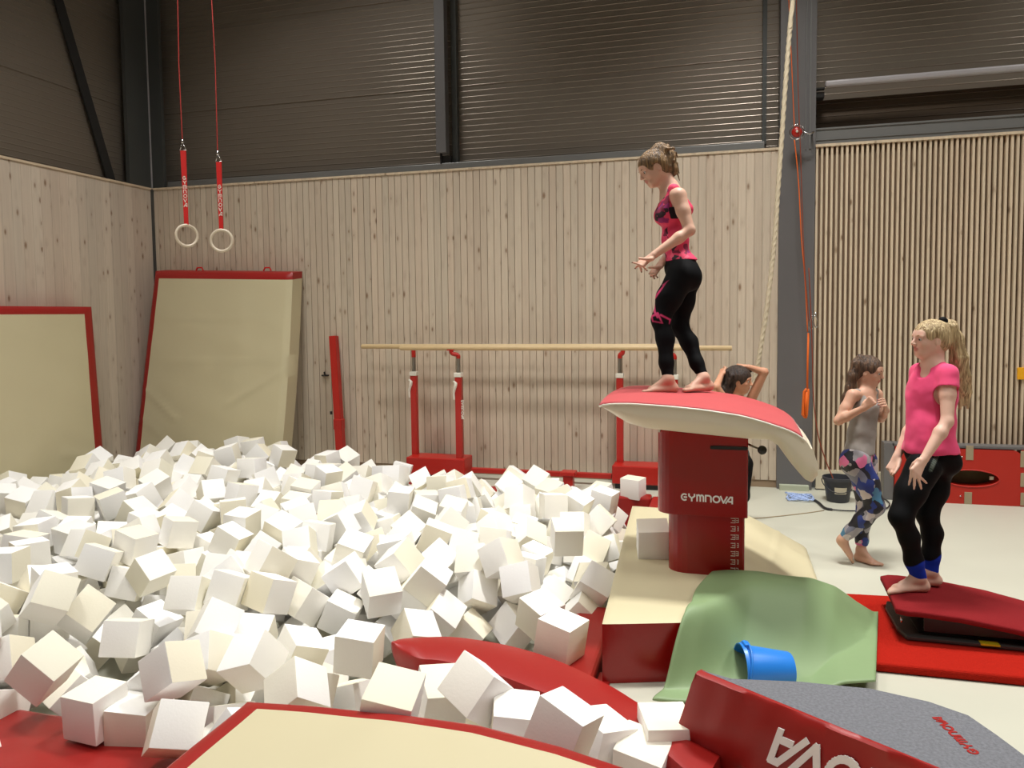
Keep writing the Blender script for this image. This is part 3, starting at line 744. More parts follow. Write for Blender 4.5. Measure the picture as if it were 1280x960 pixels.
# ---------------------------------------------------------------- gymnastic rings
def ringset(name, cable, top, bot, c, rx, ry, yaw, depth, label):
    C = at(*c, d=depth); root = empty(name, C, label, 'gymnastic rings', 'gymnastic rings')
    tp = at(*top, d=depth); bp_ = at(*bot, d=depth); cb = [at(*q, d=depth) for q in cable]
    dirn = (cb[0]-cb[1]).normalized(); hi = cb[0]+dirn*((CEIL-.02-cb[0].z)/dirn.z)
    mb = MB(); mb.tube([hi]+cb, .005, 6); mb.build('cable', M['cable'], root)
    # carabiner triangle
    k = cb[-1]; w = .032; sd = Vector((math.cos(yaw*.3), math.sin(yaw*.3), 0))
    mb = MB(); mb.tube([k, tp+sd*w], .005, 6); mb.tube([k, tp-sd*w], .005, 6); mb.tube([tp-sd*w, tp+sd*w], .005, 6); mb.tube([k+Vector((0, 0, .03)), k-Vector((0, 0, .01))], .013, 8)
    mb.build('shackle', M['chrome'], root, smooth=True)
    ax = (bp_-tp).normalized(); nrm = sd.cross(ax).normalized(); L = (bp_-tp).length
    v = []
    for (q, w2) in ((tp, .028), (tp.lerp(bp_, .5), .024), (bp_, .021)):
        for a, e in ((-1, -1), (1, -1), (1, 1), (-1, 1)): v.append(q+sd*a*w2+nrm*e*.004)
    f = [(i*4+k_, i*4+(k_+1) % 4, (i+1)*4+(k_+1) % 4, (i+1)*4+k_) for i in range(2) for k_ in range(4)]+[(3, 2, 1, 0), (8, 9, 10, 11)]
    st = meshobj('strap', v, f, M['strap'], root)
    nf = nrm if nrm.dot(EYE-C) > 0 else -nrm
    ux = sd if sd.cross(-ax).dot(nf) > 0 else -sd
    l0 = tp+ax*L*.40-ux*.016+nf*.0045
    lettering('lettering', 'GyMNOVA', l0, ux, -ax, .040, M['white'], st, stack=True, wide=.95, stroke=.17)['label'] = 'white letters down the strap'
    # wooden ring
    u = Vector((math.cos(yaw), math.sin(yaw), 0)); R0 = .103; r = .0145; P = []
    cc = bp_+Z*(-.004)-Z*R0
    for i in range(48):
        a = 2*PI*i/48; dr = u*math.cos(a)+Z*math.sin(a); nn_ = u.cross(Z)
        P.append([cc+dr*R0+(dr*math.cos(2*PI*k/12)+nn_*math.sin(2*PI*k/12))*r for k in range(12)])
    v = [p for row in P for p in row]; f = [(i*12+k, i*12+(k+1) % 12, ((i+1) % 48)*12+(k+1) % 12, ((i+1) % 48)*12+k) for i in range(48) for k in range(12)]
    meshobj('ring', v, f, M['ringwood'], root, smooth=True)
ringset('gymnastic_ring', [(222, 0), (223.5, 80), (228, 178)], (229, 188), (233, 281), (233, 293), 12, 17, .97, 7.6, 'left one of the two wooden rings hanging on red straps')
ringset('gymnastic_ring', [(264.5, 0), (269, 80), (272, 193)], (273.5, 202), (276.6, 287), (278, 299), 15, 15, .35, 7.5, 'right one of the two wooden rings hanging on red straps')

# ---------------------------------------------------------------- climbing rope
pts = [at(x, y, y=7.1) for (x, y) in ((992, -10), (988, 30), (983, 90), (978, 160), (973, 230), (969, 290), (964, 340), (957, 395), (949, 445), (943, 480), (941, 520))]
d0 = (pts[0]-pts[1]).normalized(); pts = [pts[0]+d0*((CEIL-pts[0].z)/d0.z)]+pts
cp = catmull(pts, 34)
mb = MB(); mb.tube(cp, .019, 14, twist=.36)
tag(mb.build('climbing_rope', M['rope'], None, smooth=True), 'thick beige twisted climbing rope hanging in front of the steel column', 'rope')
# pulley with orange lines
root = empty('rope_pulley', at(996, 165, y=7.78), 'red pulley wheel bracketed to the grey steel column', 'pulley')
c = at(996, 165, y=7.72)
ball('wheel', c, .047, M['red_metal'], root, sc=(1, .55, 1.05))
mb = MB(); P_ = [c+Vector((math.cos(a)*.062, 0, math.sin(a)*.07)) for a in [2*PI*i/20 for i in range(21)]]; mb.tube(P_, .006, 8, cap=False)
mb.tube([c+Vector((.05, 0, 0)), c+Vector((.11, .02, -.02)), c+Vector((.15, .02, -.005)), c+Vector((.15, .2, -.005))], .008, 8); mb.build('bracket', M['chrome'], root, smooth=True)
ball('hub', c+Vector((0, -.03, 0)), .012, M['white'], root)
def line(name, pxs, y, r, mat, label, cat, group=None, extra=None, ceiling=False):
    pts = [at(a, b, y=y) for a, b in pxs]
    if ceiling: d0 = (pts[0]-pts[1]).normalized(); pts = [pts[0]+d0*((CEIL-pts[0].z)/d0.z)]+pts
    if extra: pts += [Vector(e) for e in extra]
    mb = MB(); mb.tube(catmull(pts, 6), r, 8); return tag(mb.build(name, mat, None, smooth=True), label, cat, group)
line('thin_rope', [(986, 0), (990, 90), (993, 160)], 7.70, .004, M['orange'], 'thin orange line running up from the pulley behind the climbing rope', 'rope', ceiling=True)
line('thin_rope', [(995.5, 0), (998, 120), (1001, 200), (1003, 270), (1006, 335), (1012, 412)], 7.66, .0045, M['cord_brown'], 'thin brown line running straight down the steel column', 'rope', ceiling=True)
line('thin_rope', [(993, 175), (998, 225), (1002, 300), (1006, 345), (1009.5, 415)], 7.70, .005, M['orange'], 'thin orange line from the pulley down to the strap buckle', 'rope')
line('hanging_cord', [(1011, 335), (1014, 400), (1015.5, 450), (1017, 500), (1023, 545), (1032, 575)], 7.60, .005, M['cord_brown'], 'red brown cord hanging down into the dark bucket', 'rope', extra=[(1.0, 7.56, .22), (1.03, 7.52, .12)])
root = empty('strap_buckle', at(1017, 405, y=7.66), 'steel snap hooks hanging at the slatted wall beside the column', 'hook')
for (a, b, tl) in ((1014, 405, .2), (1019.5, 402, -.3)):
    c = at(a, b, y=7.64); mb = MB(); mb.tube([c+Vector((math.cos(t)*.018+tl*math.sin(t)*.02, 0, math.sin(t)*.055)) for t in [2*PI*i/16 for i in range(17)]], .0055, 8, cap=False)
    mb.tube([c+Vector((0, 0, .055)), c+Vector((0, 0, .085))], .009, 8); mb.build('snap_hook', M['chrome'], root, smooth=True)
root = empty('orange_strap', at(1009, 450, y=7.68), 'orange webbing strap with a tied bundle hanging on the steel column', 'strap')
mb = MB(); pts = [at(1010.5, 416, y=7.68), at(1009.6, 450, y=7.68), at(1009, 488, y=7.68)]; mb.tube(pts, .010, 6); mb.build('webbing', M['orange'], root, smooth=True)
c1 = at(1009, 486, y=7.68); c2 = at(1006.5, 522, y=7.68)
mb = MB(); mb.tube([c1+Vector((-.006, 0, 0)), c1.lerp(c2, .1)+Vector((-.026, 0, 0)), c1.lerp(c2, .9)+Vector((-.026, 0, 0)), c2], .012, 8); mb.tube([c1+Vector((.006, 0, 0)), c1.lerp(c2, .1)+Vector((.012, 0, 0)), c1.lerp(c2, .9)+Vector((.012, 0, 0)), c2+Vector((.004, 0, -.006))], .012, 8)
mb.tube([c1.lerp(c2, .1), c1.lerp(c2, .92)], .014, 8); mb.build('bundle', M['orange'], root, smooth=True)

# ---------------------------------------------------------------- bucket by the slatted wall
def lathe(name, prof, c, mat, parent, n=36, R=None):
    P = []; v = []; f = []
    for (r, z) in prof:
        for k in range(n):
            q = Vector((r*math.cos(2*PI*k/n), r*math.sin(2*PI*k/n), z)); 
            if R is not None: q = R @ q
            v.append(q+Vector(c))
    m = len(prof)
    for i in range(m-1):
        for k in range(n): f.append((i*n+k, i*n+(k+1) % n, (i+1)*n+(k+1) % n, (i+1)*n+k))
    return meshobj(name, v, f, mat, parent, smooth=True, angle=35)
bc = Vector((1.045, 7.50, 0))
root = empty('bucket', bc, 'dark grey plastic bucket standing on the floor at the slatted wall', 'bucket')
lathe('body', [(.001, .004), (.094, .0), (.098, .01), (.124, .20), (.136, .20), (.137, .225), (.128, .228), (.122, .20), (.092, .015), (.001, .015)], bc, M['bucket'], root)
mb = MB(); mb.tube([bc+Vector((math.cos(a)*.142, -abs(math.sin(a))*.142*.95, .20-abs(math.sin(a))*.10)) for a in [PI*i/20 for i in range(21)]], .0045, 8); mb.build('handle', M['black'], root, smooth=True)
v = []; 
for z, r in ((.085, .1105), (.145, .1178)):
    for k in range(7):
        a = math.radians(-112+9*k); v.append(bc+Vector((math.cos(a)*r, math.sin(a)*r, z)))
meshobj('label_sticker', v, [(k, k+1, k+8, k+7) for k in range(6)], M['ply_light'], root, smooth=True)
# blue bucket lying on its side on the green mat
bq = at(952, 850, z=.06); ax = (at(985, 838, z=.10)-at(925, 834, z=.12)); ax.z = 0; ax.normalize(); ax = (ax+Vector((0, 0, -.04))).normalized()
R = ax.to_track_quat('Z', 'Y').to_matrix()
rim_c = at(926, 836, d=3.55); 
root = empty('blue_bucket', rim_c, 'bright blue plastic bucket lying on its side on the green mat', 'bucket')
lathe('body', [(.108, -.004), (.114, -.004), (.116, .012), (.108, .018), (.080, .225), (.076, .232), (.001, .232), (.001, .224), (.073, .224), (.103, .012), (.108, -.004)], rim_c, M['blue'], root, R=R)
mb = MB(); sdv = R @ Vector((1, 0, 0)); upv = ax.cross(sdv)
if upv.z < 0: upv = -upv
hp = []
for i in range(17):
    a = PI*i/16; hp.append(rim_c+R @ Vector((0, 0, .004))+ (Vector((0, 0, 1))*math.sin(a)*.122+ax.cross(Vector((0, 0, 1))).normalized()*math.cos(a)*.118)-ax*(.0)+ax*.03*math.sin(a))
mb.tube(hp, .005, 8); mb.build('handle', M['blue'], root, smooth=True)
for sg in (1,):
    mb = MB(); q = rim_c+Vector((0, 0, .112))+ax*.02; mb.box(q, (.05, .03, .018), R); mb.build('handle_lug', M['blue'], root, bevel=.005)

# ropes on the floor
pts = []; c = at(1000, 622, z=.01)
for i in range(150):
    a = i*.62; r = .055+.045*math.sin(i*.37); pts.append(Vector((c.x+math.cos(a)*r*1.25, c.y+math.sin(a*1.07)*r*1.5, .008+.010*((i*7) % 5)/5+.012*(i/150))))
mb = MB(); mb.tube(pts, .0055, 6); tag(mb.build('coiled_rope', M['bluewhite'], None, smooth=True), 'small heap of blue and white rope lying on the floor near the column', 'rope')
pxs = [(1018, 625), (1024, 629), (1031, 635), (1041, 637), (1060, 638.5), (1085, 638), (1106, 636), (1112, 631), (1109, 626), (1100, 622)]
mb = MB(); mb.tube(catmull([at(a, b, z=.012) for a, b in pxs], 8), [.012]*24+[.006]*(len(catmull([at(a, b, z=.012) for a, b in pxs], 8))-24), 8)
tag(mb.build('floor_cable', M['black'], None, smooth=True), 'dark cable with a thick knotted end snaking over the floor past the grey top girl', 'cable')
pxs = [(926, 648), (950, 647.5), (985, 644), (1010, 641), (1030, 638)]
mb = MB(); mb.tube(catmull([at(a, b, z=.004) for a, b in pxs], 8), .0045, 6); tag(mb.build('loose_string', M['taupe'], None, smooth=True), 'thin pale cord lying over the floor right of the vault column', 'cord')

# ---------------------------------------------------------------- red padded board with an oval opening
root = empty('padded_board', (2.4, 7.7, 0), 'long red padded board with an oval opening standing on edge at the slatted wall', 'gym board')
x0, x1, z0, z1, yf = 1.545, 4.2, .0, .50, 7.62; ocx, ocz, orx, orz = 2.165, .235, .225, .075
v = []; f = []; n = 48
def sq(a):
    c, s = math.cos(a), math.sin(a); X0, X1 = ocx-.40, ocx+.40
    k = min(.40/abs(c) if abs(c) > 1e-6 else 9, (z1-ocz if s > 0 else ocz-z0)/abs(s) if abs(s) > 1e-6 else 9)
    return (ocx+c*k, ocz+s*k)
for yy in (yf, yf+.12):
    for k in range(n):
        a = 2*PI*k/n; v.append((ocx+orx*math.cos(a), yy, ocz+orz*math.sin(a)))
    for k in range(n):
        q = sq(2*PI*k/n); v.append((q[0], yy, q[1]))
for k in range(n):
    k2 = (k+1) % n
    f.append((k, k2, n+k2, n+k)); f.append((2*n+k, 3*n+k, 3*n+k2, 2*n+k2)); f.append((k, 2*n+k, 2*n+k2, k2))
mb = MB(); mb.add(v, f); mb.bb(x0, ocx-.40, yf, yf+.12, z0, z1); mb.bb(ocx+.40, x1, yf, yf+.12, z0, z1)
mb.build('panel', M['redpanel'], root)
mb = MB(); mb.bb(x0-.02, x1, yf+.02, yf+.15, z1+.001, z1+.03); mb.bb(x0-.09, x0-.002, yf+.02, yf+.16, 0, z1+.03); mb.build('grey_edge', M['steel'], root, bevel=.004)
mb = MB(); P_ = [(ocx+orx*1.01*math.cos(2*PI*k/40), yf-.002, ocz+orz*1.03*math.sin(2*PI*k/40)) for k in range(41)]; mb.tube(P_, .006, 8, cap=False); mb.build('opening_rim', M['redpanel'], root, smooth=True)
mb = MB(); mb.bb(ocx-.26, ocx+.26, yf+.119, yf+.125, ocz-.1, ocz+.1); mb.build('opening_lining', M['olive'], root)
mb = MB(); mb.bb(ocx+.16, ocx+.19, yf+.02, yf+.04, ocz-.01, ocz+.02); mb.build('clip', M['ply_light'], root)
for (a, b, w, h) in ((1212, 566, 8.5, 18), (1210, 624, 8.5, 18), (1280, 574, 8, 20), (1280, 600, 8, 17), (1280, 624, 8, 16)):
    p = at(a, b, y=yf); mb = MB(); mb.bb(p.x-w*.00355, p.x+w*.00355, yf-.006, yf+.002, p.z-h*.0036, p.z+h*.0036); mb.build('fastening_strap', M['taupe'], root, bevel=.002)
for (a, b) in ((1202.5, 571), (1200.5, 620)):
    ball('rivet', at(a, b, y=yf-.003), .008, M['chrome'], root, n=10)
# yellow card at the right edge
p = at(1276, 467, y=D-.02); mb = MB(); mb.bb(p.x-.026, p.x+.12, D-.02, D-.002, p.z-.055, p.z+.055); tag(mb.build('notice_card', M['yellow2'], None, bevel=.003), 'small orange yellow card on the slatted wall at the right edge of the photo', 'card')

# ---------------------------------------------------------------- red carpet mat and springboard
mb = MB(); mb.prism([(.55, 3.93), (.62, 4.88), (4.4, 5.18), (4.4, 3.97)], 'z', .002, .048)
tag(mb.build('carpet_mat', M['red_carpet'], None, bevel=.015, seg=3), 'flat red carpet mat on the floor under the springboard', 'gym mat')
root = empty('springboard', (1.5, 4.5, .05), 'springboard with dark red carpet top and black frame on the red carpet mat', 'springboard')
nu, nv = 50, 12
SBX = [0, .1, .3, .55, .8, 1.05, 1.2]; SBZ = [.225, .228, .215, .180, .125, .075, .055]
P = []
for i in range(nu):
    s = 1.2*i/(nu-1); row = []
    for j in range(nv):
        t = j/(nv-1); xo = .875+.03*(1-abs(2*t-1)**2)*(-1 if s < .1 else 0)*0
        e = .03*max(0, 1-s/.05)
        row.append(Vector((.872+s+.02*t*(1-s), 4.20+e+(.57-2*e)*t, interp(s, SBX, SBZ)-.008*abs(2*t-1)**3)))
    P.append(row)
v, f = grid_mesh(P); o = meshobj('top_board', v, f, M['red_board'], root, smooth=True)
o.modifiers.new('t', 'SOLIDIFY').thickness = .032; o.modifiers['t'].offset = -1
o.modifiers.new('b', 'BEVEL').width = .008; o.modifiers['b'].segments = 2
mb = MB(); mb.prism([(.93, 4.24), (.905, 4.34), (.905, 4.64), (.93, 4.74), (2.1, 4.76), (2.1, 4.22)], 'z', .05, .072); mb.build('base_plate', M['steel_dark'], root, bevel=.006)
mb = MB(); mb.bb(1.0, 2.05, 4.30, 4.70, .072, .078); mb.build('friction_sheet', M['black'], root)
for sx in (1.06, 1.26, 1.5):
    for sy in (4.33, 4.48, 4.63):
        h = interp(sx-.872, SBX, SBZ)-.04-.075; pts = [Vector((sx+.028*math.cos(i*.55), sy+.028*math.sin(i*.55), .078+h*i/60)) for i in range(61)]
        mb = MB(); mb.tube(pts, .005, 6); mb.build('coil_spring', M['black'], root, smooth=True)
mb = MB(); mb.prism([(1.02, .09), (1.5, .09), (1.5, .135), (1.02, .185)], 'y', 4.28, 4.29); mb.build('side_cover', M['black'], root)
p = at(1235, 802, z=.075); mb = MB(); mb.bb(p.x-.04, p.x+.045, 4.222, 4.27, .066, .0745); mb.build('sticker', M['yellow'], root)
mb = MB(); q = Vector((.90, 4.23, .16)); mb.tube([q+Vector((0, math.cos(t)*.012, math.sin(t)*.012)) for t in [2*PI*i/12 for i in range(13)]], .003, 6, cap=False); mb.build('ring_eye', M['chrome'], root)

# ---------------------------------------------------------------- grey felt block with red side and lettering
HB = .40
A0 = at(872, 839, z=HB); A1 = at(1177, 962, z=HB); A1 = A0+(A1-A0)*1.5
far = [at(x, y, z=HB) for x, y in ((915, 848.5), (1000, 852), (1089, 861), (1161, 877), (1210, 894), (1245, 918), (1280, 944), (1320, 990))]
root = empty('felt_block', (.5, 2.6, 0), 'soft block with grey felt top and red vinyl side with upside down white lettering', 'gym block')
out = [A0+Vector((.012, .012, 0))]+far+[A1+Vector((.15, 0, 0)), A1]
dv = (A1-A0).normalized(); nr = Vector((dv.y, -dv.x, 0)); 
if nr.dot(EYE-A0) < 0: nr = -nr
poly = [(p.x, p.y) for p in out]
mb = MB(); n = len(poly)
mb.add([(a, b, HB) for a, b in poly]+[(a, b, HB-.015) for a, b in poly], [tuple(range(n))]+[(i, i+n, (i+1) % n+n, (i+1) % n) for i in range(n)])
mb.build('felt_top', M['carpet_grey'], root)
# red cover: side toward camera, rounded ends
S0 = at(846, 919, z=.12); dn = S0-A0; sn = dv.cross(dn).normalized()
if sn.dot(EYE-A0) < 0: sn = -sn
NU = 60; P = []
for i in range(NU):
    s = i/(NU-1); p = A0.lerp(A1, s); row = []
    for (q_, off) in ((-.02, -.012), (0, .002), (.03, .010), (.18, .014), (.4, .016), (.6, .016), (.8, .014), (.96, .010), (1.0, 0)):
        w_ = (.003*math.sin(17*s+q_*9)+.0015*math.sin(61*s))*(0 < q_ < 1)
        row.append(p+dn*max(q_, 0)+sn*(off+w_)+(nr*-.012 if q_ < 0 else Vector((0, 0, 0))))
    p2 = p+dn; row.append(p2+Vector((0, 0, -.05))-nr*.01); row.append(Vector((p2.x, p2.y, .01))-nr*.03)
    P.append(row)
v, f = grid_mesh(P)
n_ = len(v); back0 = [Vector((A0.x, A0.y, .01))-nr*.02, A0-nr*.012]
f.append(tuple(range(len(P[0]))))
sd_o = meshobj('side_cover', v, f, M['red'], root, smooth=True, angle=40)
sd_o['label'] = 'red vinyl side cover'
# end faces and remaining perimeter
per = [A0-nr*-.016]+[A0+Vector((.0, .0, 0))]+far[:]+[A1+Vector((.15, 0, 0)), A1]
v = []; f = []
for i, p in enumerate(per): v += [(p.x, p.y, 0.02), (p.x, p.y, HB-.004)]
for i in range(len(per)-1): f.append((2*i, 2*i+2, 2*i+3, 2*i+1))
meshobj('outer_side', v, f, M['red'], root)
tl_ = at(958, 909, z=HB)  # lettering upside down on the side
ux = -dv; uy = dn.normalized(); h = .145
L0 = A0+dv*(.368)+dn*(.068/.28)+sn*.018; 
# text reads from the right when turned over: last letter nearest the left end
text = 'GYMNOVA'; adv = sum({'I': .5, 'M': 1.0}.get(c, .92)+.10 for c in text)-.10-.34
org = L0+dv*(adv*h*.78)
lettering('lettering', text, org, ux, uy, h, M['ink_white'], root, wide=.78, gap=.10, stroke=.2, lift=.004)['label'] = 'large white lettering standing upside down'
a = at(1176, 896, z=HB); b = at(1226, 943, z=HB); ux = (a-b).normalized(); uy = Z.cross(ux); hl = (a-b).length/ (adv)
lettering('lettering', text, b+Z*.0005, ux, uy, hl*.98, M['red'], root, wide=1.0, gap=.10, stroke=.24, lift=.001)['label'] = 'small red lettering on the felt'

